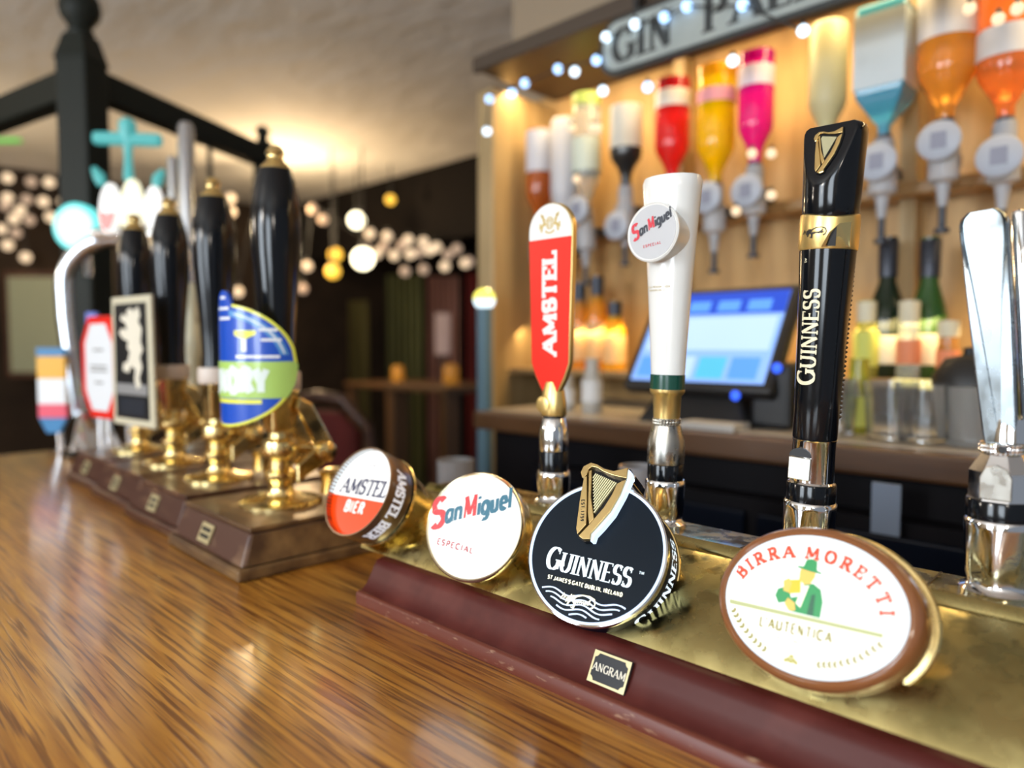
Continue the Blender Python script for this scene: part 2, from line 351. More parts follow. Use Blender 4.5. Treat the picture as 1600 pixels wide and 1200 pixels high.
def wall_with_windows():
    mb = MB(); xs = [-5.5, -1.95, -.75, .05, 1.25, 2.2]
    for i in range(5):
        if i in (1, 3): mb.box(xs[i], xs[i + 1], -2.7, -2.6, -1.1, 0); mb.box(xs[i], xs[i + 1], -2.7, -2.6, 1.24, 1.4)
        else: mb.box(xs[i], xs[i + 1], -2.7, -2.6, -1.1, 1.4)
    return mb
struct(wall_with_windows().build('wall_front', mat('cream_plaster', (.52, .46, .36), .8)))
WF = mat('white_window_frame', (.7, .68, .62), .4)
GLASSP = lit('daylit_pane', (.82, .92, 1), 2.2)
for k, x0 in enumerate((-1.95, .05)):
    wn = MB().box(x0, x0 + .06, -2.66, -2.58, 0, 1.24).box(x0 + 1.14, x0 + 1.2, -2.66, -2.58, 0, 1.24).box(x0, x0 + 1.2, -2.66, -2.58, 0, .06).box(x0, x0 + 1.2, -2.66, -2.58, 1.18, 1.24).box(x0 + .57, x0 + .63, -2.65, -2.59, .06, 1.18).build('window_%d' % (k + 1), WF)
    struct(wn)
    for q in range(2):
        MB().box(x0 + .06 + q * .57, x0 + .57 + q * .57, -2.63, -2.62, .06, 1.18).build('pane', GLASSP, wn)

# bar counter
bc = thing('bar_counter', 'long polished oak bar counter carrying the beer pumps and tap font', 'bar counter', (-.6, .15, 0))
prof = [(-.40, -.012), (-.392, -.004), (-.38, 0), (.64, 0), (.652, -.006), (.655, -.02), (.652, -.045), (.64, -.05), (-.38, -.05), (-.395, -.04), (-.40, -.028)]
def extr(mb, prof, x0, x1, fn=None):                 # (y, z) profile pulled along x
    n = len(prof); a = sum(prof[i][0] * prof[(i + 1) % n][1] - prof[(i + 1) % n][0] * prof[i][1] for i in range(n))
    if a < 0: prof = prof[::-1]
    return mb.add([(x0, y, z) for y, z in prof] + [(x1, y, z) for y, z in prof], [tuple(range(n - 1, -1, -1)), tuple(range(n, 2 * n))] + [(i, (i + 1) % n, n + (i + 1) % n, n + i) for i in range(n)])
LOC = lambda o: Matrix.Translation(-Vector(o.location))
extr(MB(), prof, -2.03, 1.0).xf(LOC(bc)).build('worktop', OAK, bc, 30)
MB().box(-1.99, .95, -.30, .60, -1.10, -.05).xf(LOC(bc)).build('counter_body', DWOOD, bc)
for k in range(7):
    MB().box(-1.97 + k * .42, -1.62 + k * .42, -.315, -.30, -.98, -.14).xf(LOC(bc)).build('front_panel', PLUMW, bc, bevel=.008)

# ================================================================== TAP FONT
tf = thing('beer_font', 'long brass beer font on a maroon wooden plinth, carrying four taps', 'beer font', (-.1, .5, 0))
pl = [(.392, 0), (.392, .0105), (.3935, .0125), (.398, .0135), (.4035, .018), (.4085, .0255), (.4125, .0335), (.4165, .0395), (.4215, .0410), (.445, .0405), (.56, .0405), (.56, 0)]
extr(MB(), pl, -.598, .5).xf(LOC(tf)).build('plinth', MAROON, tf, 50)
extr(MB(), [(.3912, .0), (.3912, .0106), (.3934, .0129), (.3952, .0132), (.3952, 0)], -.5985, .5005).xf(LOC(tf)).build('plinth_lip', MAROONE, tf, 50)
hp = [(.428, .041), (.434, .050), (.446, .0605), (.466, .0725), (.49, .083), (.510, .0895), (.5185, .0915), (.5205, .0955), (.5245, .0985), (.529, .0975), (.5315, .0945), (.582, .0945), (.585, .092), (.585, .0405)]
extr(MB(), hp, -.645, .5).xf(LOC(tf)).build('brass_housing', BRASSW, tf, 40)
for x in (-.262, -.128, .03): MB().box(x, x + .0012, .5318, .583, .0944, .0949).xf(LOC(tf)).build('seam', BLACKM, tf)
# the small maker's plate, lying on the hollow of the plinth
import itertools
a0, a1 = Vector((0, .4045, .0185)), Vector((0, .4135, .0352)); vv = (a1 - a0).normalized()
pm = Matrix((Vector((1, 0, 0)), vv, Vector((1, 0, 0)).cross(vv))).transposed().to_4x4(); pm.translation = Vector((-.2945, .4062, .0245)) - tf.location
npl = MB().box(-.0165, .0165, -.0115, .0115, 0, .0022).xf(pm).build('nameplate', mat('nameplate_black', (.008, .012, .018), .3, coat=.5), tf)
fl = lambda f: (lambda x, y, z: tuple(pm @ Vector(f(x, y, z))))
bd = MB()
W_, H_, t_, c_ = .0162, .0112, .0016, .0032
ring = [(-W_, -H_), (W_, -H_), (W_, H_), (-W_, H_)]
inner = []
for sx, sy in ((-1, -1), (1, -1), (1, 1), (-1, 1)):
    x, y = sx * (W_ - t_), sy * (H_ - t_)
    pts = [(x, y - sy * c_), (x - sx * c_ * .45, y - sy * c_ * .8), (x - sx * c_ * .8, y - sy * c_ * .45), (x - sx * c_, y)]
    if sx * sy < 0: pts = pts[::-1]
    inner += pts if sx * sy > 0 else pts
inn = []
for k in range(4): inn.append(inner[k * 4:k * 4 + 4])
vs = [pm @ Vector((x, y, .0025)) for x, y in ring]; fs = []
order = []
for k, (x, y) in enumerate(ring):
    grp = sorted(inn[k], key=lambda p: atan2(p[1], p[0])); order.append(grp)
allp = [p for g in order for p in g]
vs += [pm @ Vector((x, y, .0025)) for x, y in allp]
for k in range(4):
    b0 = 4 + k * 4
    for j in range(3): fs.append((k, b0 + j + 1, b0 + j)[::-1])
    n0 = 4 + ((k + 1) % 4) * 4
    fs.append((k, (k + 1) % 4, n0, b0 + 3))
MB().add(vs, fs).build('plate_border', PGOLD, npl)
put_text('lettering', 'ANGRAM', fl(flat(0, -.0026)), CREAM, npl, z=.0026, h=.0056, thick=.17, thin=.07, serif=True, track=.05, xs=1.0, sl=.05)

# ------------------------------------------------------------------ illuminated badges
def frame(p, tilt, yaw, roll):
    t, y, r = R_(tilt), R_(yaw), R_(roll)
    n = Vector((cos(t) * sin(y), -cos(t) * cos(y), sin(t))); u = Vector((cos(y), sin(y), 0)); v = n.cross(u)
    M = Matrix((u * cos(r) + v * sin(r), v * cos(r) - u * sin(r), n)).transposed().to_4x4(); M.translation = Vector(p); return M
def ring_mb(prof, ry=1, n=72): return MB().lathe(prof, n, 1, ry, cap=False)
def neck(parent, r0, z0, L, r1, ry=1, m=BRASS):
    # from the back of the badge, tapering into the brass housing
    MB().lathe([(r0 * .98, z0), (r0, z0 - .002), (r0 * .93, z0 - .006), (r0 * .8, z0 - L * .35), (r1, z0 - L * .7), (r1, z0 - L)], 48, 1, ry).build('neck', m, parent, 40)
def side_text(name, s, parent, m, Rr, a_mid, z_mid, updir, **kw):
    # lettering on the cylindrical side; updir +1: letters' tops towards the front face
    h = kw['h']
    def fn(x, y, z):
        a = R_(a_mid) + updir * x / Rr
        return ((Rr * 1.003 + z) * cos(a), (Rr * 1.003 + z) * sin(a), z_mid + updir * (y - h / 2))
    return put_text(name, s, fn, m, parent, **kw)

# 1 white and orange round badge
Rr = .0489
b1 = thing('illuminated_badge', 'round backlit beer badge, half white half orange-red, at the left end of the brass font', 'beer badge', M=frame((-.6272, .4129, .108), 28.1, 3.1, 1.76), group='illuminated beer badges on the font')
SHELL = mat('bronze_shell', (.16, .095, .05), .28, .6, coat=.4)
ring_mb([(Rr * .955, -.0075), (Rr * .955, -.0005), (Rr * .965, 0), (Rr * .995, 0), (Rr, -.001), (Rr, -.030), (Rr * .985, -.032)]).build('shell', SHELL, b1, 30)
ring_mb([(Rr * .93, -.031), (Rr * .985, -.0315), (Rr * .985, -.0345), (Rr * .93, -.035)]).build('dark_band', BLACK, b1, 30)
ring_mb([(Rr * .9, -.0345), (Rr * 1.0, -.035), (Rr * 1.01, -.0365), (Rr * 1.0, -.038), (Rr * .9, -.0385)]).build('brass_rim', BRASS, b1, 30)
neck(b1, Rr * .96, -.038, .085, .028)
zf = -.007; yd = -.13 * Rr; rf = Rr * .953
up_ = [(rf * cos(a), rf * sin(a)) for a in [math.asin(-.13 / .953) + (pi - 2 * math.asin(-.13 / .953)) * i / 40 for i in range(41)]]
poly_part('white_field', up_, zf - .002, zf, E_WHITE, b1)
lo_ = [(rf * cos(a), rf * sin(a)) for a in [pi - math.asin(-.13 / .953) + (pi + 2 * math.asin(-.13 / .953)) * i / 40 for i in range(41)]]
poly_part('orange_field', lo_, zf - .002, zf, E_ORANGE, b1)
# inner wall of the raised rim, white above and orange below: reflected face light put in as glow
for nm, a0, a1, mm in (('inner_rim', -8, 188, E_WHITE2), ('inner_rim', 188, 352, E_ORANGE)):
    mb = MB(); n = 40
    vs = [(Rr * .955 * cos(R_(a0 + (a1 - a0) * i / n)), Rr * .955 * sin(R_(a0 + (a1 - a0) * i / n)), z) for z in (zf, -.0008) for i in range(n + 1)]
    mb.add(vs, [(i, i + 1, n + 2 + i, n + 1 + i) for i in range(n)]).build(nm, mm, b1, 60)
put_text('lettering', 'AMSTEL', flat(0, -.06 * Rr, 1), E_NAVY, b1, z=zf + .0003, h=.37 * Rr, thick=.19, thin=.11, serif=True, track=.05, xs=.92, slant=.1, sl=.06)
put_text('lettering', 'BIER', flat(-.06 * Rr, -.47 * Rr), E_WHITE, b1, z=zf + .0003, h=.27 * Rr, thick=.17, thin=.14, track=.13, xs=.9)
put_text('lettering', '1870', flat(.03 * Rr, .58 * Rr), E_NAVY, b1, z=zf + .0003, h=.075 * Rr, thick=.16, thin=.1, track=.25)
side_text('lettering', 'AMSTEL BIER', b1, mat('silver_print', (.85, .87, .92), .3, emit=(.7, .75, .9), es=.25), Rr, -12, -.0160, -1, h=.0135, thick=.2, thin=.13, serif=True, track=.05, xs=.86, sl=.05)

# 2 white round badge
Rr = .05
b2 = thing('illuminated_badge', 'all-white backlit round beer badge with red and teal script, beside the black one', 'beer badge', M=frame((-.4656, .4297, .0965), 23.6, 17.4, -7.79), group='illuminated beer badges on the font')
MB().lathe([(Rr * .945, -.001), (Rr * .93, .0008), (Rr * .8, .0018), (.0001, .003)], 64).build('face', E_WHITE, b2, 60)
ring_mb([(Rr * .94, -.002), (Rr * .95, .0005), (Rr * .975, .0012), (Rr, -.0005), (Rr * 1.005, -.004), (Rr * .99, -.0075), (Rr * .95, -.009)]).build('silver_rim', mat('pale_gold_rim', (.78, .70, .50), .2, 1), b2, 40)
MB().lathe([(Rr * .97, -.007), (Rr * .965, -.02), (Rr * .9, -.035), (.036, -.055), (.029, -.07), (.028, -.105)], 56).build('neck', BRASS, b2, 40)
rel = flat(0, 0)
def sm_fn(base, ang): return flat(base[0] * Rr, base[1] * Rr, ang)
def smiguel(parent, fnmaker, z, mr, mt, h):
    # 'San' and 'iguel' in one colour, the two capitals in another, rising to the right
    x = 0
    for s, mm, k, dy in (('S', mr, 1.5, -.14), ('an', mt, 1.0, 0), ('M', mr, 1.12, 0), ('iguel', mt, 1.0, 0)):
        kw = dict(h=h * k, thick=.17, thin=.13, track=.03, slant=.22, xs=.82 if s != 'M' else .62)
        put_text('lettering', s, fnmaker(x, dy * h), mm, parent, align='l', z=z, **kw)
        x += text_polys(s, **kw)[1] + .05 * h
    return x
def mk2(x, y):
    a = R_(26); return flat((-.84 + x / Rr * cos(a)) * Rr - y * sin(a), (-.27 + x / Rr * sin(a)) * Rr + y * cos(a), 26)
smiguel(b2, mk2, .0032, E_RED, E_TEAL, .40 * Rr)
put_text('lettering', 'ESPECIAL', flat(-.2 * Rr, -.50 * Rr, 2), E_PINK, b2, z=.0033, h=.12 * Rr, thick=.19, thin=.17, track=.24)

# 3 black badge with golden harp
Rr = .0567
b3 = thing('illuminated_badge', 'black round beer badge with glowing ring, golden harp and white lettering', 'beer badge', M=frame((-.3285, .4316, .1004), 31.2, 15, -3.48), group='illuminated beer badges on the font')
BFACE = mat('black_badge_face', (.004, .009, .016), .35, spec=.18)
MB().lathe([(Rr * .945, -.003), (Rr * .945, 0), (.0001, .0004)], 72).build('face', BFACE, b3, 40)
ring_mb([(Rr * .94, -.0005), (Rr * .945, .0012), (Rr * .975, .0012), (Rr * .98, -.001)], n=96).build('light_ring', E_RING, b3, 60)
ring_mb([(Rr * .978, .0008), (Rr * 1.0, .0002), (Rr * 1.008, -.003), (Rr * 1.0, -.0065), (Rr * .985, -.007)]).build('chrome_rim', CHROME, b3, 40)
ring_mb([(Rr * .985, -.006), (Rr * .985, -.038), (Rr * .97, -.040)]).build('side_band', mat('navy_band', (.004, .007, .02), .45, spec=.15), b3, 40)
ring_mb([(Rr * .95, -.0385), (Rr * 1.0, -.0390), (Rr * 1.008, -.0405), (Rr * .99, -.043), (Rr * .9, -.044)]).build('brass_rim', BRASS, b3, 40)
MB().lathe([(Rr * .97, -.042), (Rr * .95, -.048), (Rr * .82, -.060), (.036, -.075), (.030, -.085), (.029, -.12)], 56).build('neck', BRASS, b3, 40)
put_text('lettering', 'GUINNESS', flat(-.03 * Rr, -.375 * Rr), E_WHITE2, b3, z=.0012, h=.315 * Rr, thick=.19, thin=.055, serif=True, track=.035, xs=.82, smallcaps=.84, sl=.055)
put_text('lettering', "ST JAMES'S GATE DUBLIN, IRELAND", flat(-.02 * Rr, -.512 * Rr), E_CREAM, b3, z=.0012, h=.060 * Rr, thick=.22, thin=.2, track=.14, xs=.8)
waves = []
for k in range(6):
    y0 = -.64 - k * .062; xl = -sqrt(max(0, .90 ** 2 - y0 ** 2)) + .02; xr = -xl
    pts = []
    for i in range(61):
        x = xl + (xr - xl) * i / 60; y = y0 + .028 * sin(x * 13 + 1.2) - .02 * x
        if x * x + y * y < .91 ** 2: pts.append((x * Rr, y * Rr))
    waves.append(pts)
for pts in waves:
    if len(pts) > 3: put_line('wave_line', [pts],   .017 * Rr, lambda x, y, z: (x, y, z), E_RING, b3, z=.0008)
put_line('signature', [[(x * .25 * Rr - .05 * Rr, y * .25 * Rr - .72 * Rr) for x, y in l] for l in SIGN], .016 * Rr, lambda x, y, z: (x, y, z), E_CREAM, b3, z=.0014)
side_text('lettering', 'GUINNESS', b3, E_WHITE2, Rr * .985, -10, -.0225, 1, h=.0165, thick=.19, thin=.07, serif=True, track=.06, xs=.9, smallcaps=.84, sl=.06)
HARP = dict(
    neck=[(-.41, .954), (-.453, 1.035), (-.435, 1.126), (-.34, 1.197), (-.235, 1.182), (-.122, 1.137), (.029, 1.123), (.14, 1.166), (.221, 1.203), (.242, 1.048), (.146, 1.05), (.022, 1.061), (-.109, 1.089), (-.221, 1.134), (-.311, 1.139), (-.343, 1.096), (-.351, 1.013), (-.374, .959)],
    pillar=[(-.383, .968), (-.344, .989), (-.238, .627), (-.152, .298), (-.241, .14), (-.281, .214), (-.345, .608)],
    column=[(-.35, 1.076), (-.31, 1.101), (-.21, .704), (-.077, .406), (-.126, .314), (-.192, .467)],
    sound_board=[(.126, .943), (.194, 1.003), (.237, 1.022), (.211, .802), (.137, .54), (.026, .332), (-.054, .189), (-.044, .11), (-.146, .089), (-.217, .122), (-.111, .305), (-.064, .397), (.03, .579), (.096, .782)])
def harp(parent, place, s, d, gold, sub=True):
    """place(x, y, z) maps harp units to the surface; s the size of one unit, d the relief"""
    back = [(-.47, 1.03), (-.44, 1.14), (-.34, 1.215), (-.2, 1.19), (.03, 1.14), (.23, 1.215), (.262, 1.03), (.235, .8), (.16, .53), (.05, .32), (-.03, .19), (-.03, .10), (-.15, .07), (-.25, .11), (-.3, .21), (-.365, .6), (-.41, .94)]
    f = lambda v: place(v[0] * s, v[1] * s, v[2])
    h = MB().prism(back, 0, d * .55, f).build('harp', BLACK, parent)
    for nm, poly in HARP.items():
        MB().prism(poly, d * .5, d * (1.0 if nm != 'column' else .85), f).build('harp_' + nm if not nm.startswith('sound') else nm, gold, h, bevel=.0004 if s > .03 else None)
    for i in range(12):
        t = i / 11; a = (-.239 + .332 * t, 1.062 - .085 * t); b = (-.265 + .155 * t, .987 - .493 * t)
        MB().prism(sorted_strip(a, b, .008), d * .55, d * .75, f).build('string', mat('pale_string', (.75, .72, .45), .35, .3) if s > .03 else gold, h)
    return h
def sorted_strip(a, b, w_):
    dx, dy = b[0] - a[0], b[1] - a[1]; l = hypot(dx, dy); nx, ny = -dy / l * w_, dx / l * w_
    return [(a[0] + nx, a[1] + ny), (a[0] - nx, a[1] - ny), (b[0] - nx, b[1] - ny), (b[0] + nx, b[1] + ny)]
h3 = harp(b3, lambda x, y, z: (x, y, z), Rr, .011, mat('antique_gold', (.55, .40, .17), .3, .9))
# the glowing right-hand flank of the harp and the chrome clip that reaches over the rim
MB().prism([(.205, 1.20), (.262, 1.17), (.30, 1.10), (.285, 1.0), (.25, .80), (.175, .52), (.07, .31), (-.005, .185), (-.01, .10), (-.045, .09), (-.054, .189), (.026, .332), (.137, .54), (.211, .802), (.237, 1.022)], .001, .0085, lambda v: (v[0] * Rr, v[1] * Rr, v[2])).build('lit_flank', E_RING, b3)
MB().prism([(.22, 1.19), (.30, 1.16), (.30, 1.03), (.25, 1.02)], -.028, .002, lambda v: (v[0] * Rr, v[1] * Rr, v[2])).build('chrome_clip', CHROME, b3, bevel=.001)
put_text('lettering', 'EST.1759', (lambda f: lambda x, y, z: f(x, y, z))(flat(-.322 * Rr, .63 * Rr, -76.5)), BLACKM, h3, z=.0112, h=.05 * Rr, thick=.2, thin=.15, track=.3, align='l')
put_text('lettering', 'TM', flat(.71 * Rr, -.17 * Rr), E_WHITE2, b3, z=.0012, h=.04 * Rr, thick=.2, thin=.16, track=.1)

# 4 oval badge
Rr = .0563; ry = .774
b4 = thing('illuminated_badge', 'large oval backlit beer badge with brown frame, figure in green suit and red arched lettering', 'beer badge', M=frame((-.1667, .4399, .0984), 25.7, -.9, 2.46), group='illuminated beer badges on the font')
BROWN = mat('brown_gloss_frame', (.23, .085, .028), .22, coat=.8)
def oring(prof, n=96): return MB().lathe([(1, z) for r, z in prof], n, 1, 1, cap=False)
def oval(prof, n=96, cap=False):                     # offset oval rings: r is an offset in metres from the face outline
    mb = MB(); vs = []
    for o, z in prof: vs += [((Rr + o) * cos(2 * pi * i / n), (Rr * ry + o) * sin(2 * pi * i / n), z) for i in range(n)]
    fs = [(k * n + i, k * n + (i + 1) % n, (k + 1) * n + (i + 1) % n, (k + 1) * n + i) for k in range(len(prof) - 1) for i in range(n)]
    if cap: fs.append(tuple(range(n)))
    return mb.add(vs, fs)
oval([(-.0006, .0003), (-.0006, -.004)], cap=True).build('face', E_WHITE, b4)
oval([(-.0034, .0004), (-.0028, .0008), (-.001, .0008), (-.0003, .0004)]).build('lit_edge', E_WHITE2, b4, 60)
oval([(-.0006, -.001), (-.0002, .0012), (.0012, .0022), (.0036, .0014), (.0058, -.0020), (.0070, -.008), (.0074, -.020), (.006, -.026)]).build('frame', BROWN, b4, 40)
oval([(.002, -.024), (.0090, -.0245), (.0103, -.026), (.0095, -.0285), (.003, -.030), (-.006, -.034), (-.018, -.045)]).build('brass_rim', BRASS, b4, 40)
MB().lathe([(.042, -.03), (.038, -.05), (.031, -.07), (.030, -.13)], 48).build('neck', BRASS, b4, 40)
def arch(s, m_):
    # letters stand on an arch inside the oval
    letters, wd = text_polys(s, h=1, thick=.22, thin=.17, serif=True, track=.17, xs=1.0, sl=.085)
    h = .155 * Rr; tot = wd * h; rx, ryy = .765 * Rr, .49 * Rr; cx, cy = -.06 * Rr, .0 * Rr
    A = [(cx + rx * cos(a), cy + ryy * sin(a)) for a in [R_(166) - R_(176 - 14) * 1.0 * i / 400 for i in range(401)]]
    S = [0]
    for p, q in zip(A, A[1:]): S.append(S[-1] + hypot(q[0] - p[0], q[1] - p[1]))
    k = S[-1] / tot
    def at(sv):
        sv = min(max(sv, 0), S[-1] - 1e-9)
        for i in range(400):
            if S[i + 1] >= sv:
                t = (sv - S[i]) / (S[i + 1] - S[i]); p, q = A[i], A[i + 1]; a = atan2(q[1] - p[1], q[0] - p[0])
                return p[0] + (q[0] - p[0]) * t, p[1] + (q[1] - p[1]) * t, a
    for l in letters:
        if not l: continue
        mb = MB(); xs_ = [x for q in l for x, y in q]; mid = (min(xs_) + max(xs_)) / 2
        px, py, a = at(mid * h * k)
        for j, q in enumerate(l):
            mb.add([(px + ((x - mid) * h) * cos(a) - y * h * sin(a), py + ((x - mid) * h) * sin(a) + y * h * cos(a), .0007 + 1.2e-5 * (j % 12)) for x, y in q], [(0, 1, 2, 3)])
        mb.build('letter', m_, b4)
arch('BIRRA MORETTI', E_MRED)
fl0 = lambda pts, dx=0, dy=0: [((x + dx) * Rr, (y + dy) * Rr) for x, y in pts]
def pr(name, pts, mm, z=.0007): return poly_part(name, fl0(pts), z - .0002, z, mm, b4)
pr('printed_band', [(-.93, -.135), (.765, -.135), (.765, -.185), (-.92, -.185)], E_BAND)
# small printed figure: green hat and jacket, beer glass raised
pr('printed_jacket', [(-.40, .02), (-.38, .10), (-.30, .14), (-.24, .10), (-.22, .03), (-.14, .06), (-.10, .20), (.0, .23), (.09, .18), (.13, .05), (.125, -.125), (-.20, -.12), (-.19, -.03), (-.27, -.03), (-.35, -.06)], E_GREEN, .0008)
pr('printed_lapel', [(-.11, .18), (-.04, .20), (-.10, -.06), (-.155, -.02)], E_CREAM, .0009)
pr('printed_cuff', [(-.22, -.12), (-.28, -.05), (-.25, .02), (-.17, -.02), (-.15, -.10)], E_SKIN, .0009)
pr('printed_head', [(-.165, .34), (-.16, .25), (-.10, .20), (-.03, .22), (.01, .30), (.01, .37), (-.15, .38)], E_SKIN, .0010)
pr('printed_glass', [(-.27, .22), (-.14, .25), (-.12, .10), (-.24, .07)], E_BEER, .0010)
pr('printed_hand', [(-.33, .20), (-.27, .24), (-.23, .19), (-.25, .08), (-.31, .09)], E_SKIN, .0011)
pr('printed_hat', [(-.20, .395), (-.13, .40), (-.11, .48), (-.05, .50), (.01, .48), (.02, .38), (.08, .36), (.07, .345), (-.06, .355), (-.19, .375)], E_GREEN, .0011)
pr('printed_shadow', [(.0, .10), (.04, .12), (.05, -.12), (-.02, -.12)], E_DGREEN, .0009)
put_text('lettering', "L'AUTENTICA", flat(-.125 * Rr, -.362 * Rr), E_OLIVE, b4, z=.0007, h=.125 * Rr, thick=.17, thin=.15, track=.12, xs=.75)
put_text('lettering', 'RICETTA ORIGINALE', flat(-.11 * Rr, -.45 * Rr), E_OLIVE2, b4, z=.0007, h=.036 * Rr, thick=.15, thin=.12, track=.22, xs=.7)
def spray(pts, n):
    for i in range(n):
        t = i / (n - 1); k = t * (len(pts) - 1); j = min(int(k), len(pts) - 2); f = k - j
        x = pts[j][0] + (pts[j + 1][0] - pts[j][0]) * f; y = pts[j][1] + (pts[j + 1][1] - pts[j][1]) * f
        a = atan2(pts[j + 1][1] - pts[j][1], pts[j + 1][0] - pts[j][0])
        for s in (-1, 1):
            aa = a + s * .7; lx, ly = x + .028 * cos(aa), y + .028 * sin(aa)
            pr('printed_grain', [(lx + .034 * cos(aa), ly + .034 * sin(aa)), (lx - .018 * sin(aa), ly + .018 * cos(aa)), (lx - .034 * cos(aa), ly - .034 * sin(aa)), (lx + .018 * sin(aa), ly - .018 * cos(aa))], E_OLIVE)
spray([(-.40, -.60), (-.56, -.52), (-.72, -.40), (-.84, -.27)], 9)
spray([(.16, -.61), (.34, -.56), (.55, -.45), (.73, -.27)], 11)
for dx, dy in ((-.03, 0), (.03, 0), (0, .035), (-.055, -.02), (.055, -.02), (0, -.02)):
    pr('printed_hop', ell(-.113 + dx, -.625 + dy, .028, .022, 10), E_OLIVE2)

# ================================================================== TAPS
TOPZ = .0945
def tapM(x, lean=0, z=TOPZ): return Matrix.Translation((x, .56, z)) @ Matrix.Rotation(R_(lean), 4, 'Y')
def tap_body(t, r, z1, z2, rr, facets=14):
    # chrome shank with pinched facets, then the black ring (heights above the housing)
    def pinch(p):
        a = atan2(p[1], p[0]); k = 1 - .07 * (0.5 + .5 * cos(a * 6)) * (1 if .006 < p[2] < z1 - .006 else 0)
        return (p[0] * k, p[1] * k, p[2])
    MB().lathe([(r * 1.12, 0), (r * 1.12, .003), (r * .95, .005), (r * .9, .009), (r * .97, .014), (r * 1.0, z1 * .6), (r * 1.02, z1 - .006), (r * 1.02, z1 - .002), (r * .95, z1)], 48, fn=pinch).build('chrome_body', CHROME, t, 50)
    MB().lathe([(rr, z1), (rr, z2 - .001), (rr * .97, z2)], 40).build('black_ring', BLACK, t, 40)
# 1 red paddle
def dz(z): return z - TOPZ
t1 = thing('beer_tap', 'chrome beer tap with red paddle handle with vertical white lettering', 'beer tap', M=tapM(-.482), group='beer taps on the font')
tap_body(t1, .0175, dz(.1284), dz(.1502), .0155)
MB().lathe([(.0153, dz(.1502)), (.0155, dz(.152)), (.0155, dz(.170)), (.0120, dz(.1835)), (.0112, dz(.1845))], 40).build('ferrule', CHROME, t1, 30)
MB().lathe([(.0118, dz(.1845)), (.0118, dz(.187))], 32).build('gasket', BLACKM, t1)
MB().lathe([(.0138, dz(.187)), (.0145, dz(.188)), (.0142, dz(.200)), (.0125, dz(.212)), (.0095, dz(.222))], 40, 1, .85).build('gold_collar', GOLD, t1, 40)
pw, pb = .0295, dz(.205)
def paddle(wm, off=0):
    pts = [(-.0085 * wm - 0, dz(.2075) + off), (-.020 * wm, dz(.226) + off), (-.0262 * wm, dz(.242)), (-.0275 * wm, dz(.29)), (-.0292 * wm, dz(.34)), (-.030 * wm, dz(.378))]
    pts += [(.030 * wm * cos(a), dz(.378) + .029 * wm * sin(a)) for a in [pi - pi * i / 16 for i in range(1, 16)]]
    pts += [(-x, y) for x, y in pts[5::-1]]
    return pts
XZ = lambda y0: (lambda v: (v[0], y0 - v[2], v[1]))          # polygon upright in the xz plane, thickness towards the viewer
MB().prism(paddle(1), -.001, .0062, XZ(0)).build('paddle', GOLD, t1, 30, bevel=.0012)
red = [p for p in paddle(.955, .0025) if p[1] <= dz(.3715)]
n5 = len(red) // 2
red = [(x, y) for x, y in paddle(.955, .0025)[:5]] + [(-.0288, dz(.3700)), (.0288, dz(.3700))] + [(-x, y) for x, y in paddle(.955, .0025)[4::-1]]
MB().prism(red, .0062, .0070, XZ(0)).build('red_panel', RED, t1)
top = [(-.0286, dz(.3702))] + [(.0287 * cos(a), dz(.378) + .0277 * sin(a)) for a in [pi - pi * i / 18 for i in range(19)]] + [(.0286, dz(.3702))]
MB().prism(top, .0062, .0070, XZ(0)).build('white_panel', WHITE, t1)
MB().lathe([(.0085, 0), (.0085, .0012), (.0075, .0016)], 32, fn=lambda p: (p[0] - .004, -.0122 - p[2], dz(.1985) + p[1])).build('gold_stud', GOLD, t1, 40)
put_text('lettering', 'AMSTEL', lambda x, y, z: (-.012 + (1 - y / .0205) * .0205 + .0015, -.0072 - z, dz(.2500) + x), WHITE, t1, align='l', h=.0205, thick=.27, thin=.19, serif=True, track=.09, xs=1.13, sl=.045)
def crest(parent, fn):
    C_ = mat('crest_gold', (.55, .42, .16), .4, .3)
    put_line('crest', [arc(0, 0, .0048, .0058, 0, 360, 20)], .0011, fn, C_, parent)
    put_line('crest', [arc(0, 0, .0030, .0036, 0, 360, 16), [(-.002, -.003), (0, .004), (.002, -.003)]], .0008, fn, C_, parent)
    for s in (-1, 1):
        put_line('crest_lion', [[(s * .0062, -.002), (s * .0085, .003), (s * .0095, .008), (s * .011, .0095), (s * .0105, .006)], [(s * .0085, .003), (s * .0065, .0045)], [(s * .0072, 0), (s * .0105, -.003), (s * .0115, -.0085)], [(s * .009, -.001), (s * .0135, -.004), (s * .013, .0005)]], .0019, fn, C_, parent)
    put_line('crest_scroll', [arc(0, -.004, .0072, .0060, 215, 325, 10)], .0014, fn, C_, parent)
crest(t1, lambda x, y, z: (x, -.0072 - z, dz(.386) + y))
# 2 white tapered handle
t2 = thing('beer_tap', 'chrome beer tap with white tapered handle and round script disc', 'beer tap', M=tapM(-.347, .8), group='beer taps on the font')
tap_body(t2, .0178, dz(.1375), dz(.1524), .0163)
MB().lathe([(.0165, dz(.1524)), (.0168, dz(.154)), (.0168, dz(.172)), (.0128, dz(.1875)), (.012, dz(.188))], 40).build('ferrule', NICKEL, t2, 30)
MB().lathe([(.0035, 0), (.0035, .0012)], 14, fn=lambda p: (.0142 + p[2] * .7, -.0085 - p[2] * .5 + p[0] * .2, dz(.160) + p[1])).build('grub_screw', BLACKM, t2)
mb = MB(); kn = 60
for k in range(6):
    for i in range(kn): a = 2 * pi * (i + (k % 2) * .5) / kn; r = .0125 + (.0004 if k not in (0, 5) else 0) * ((i % 2) * 2 - 1); mb.v.append((r * cos(a), r * sin(a), dz(.188) + k * .0012))
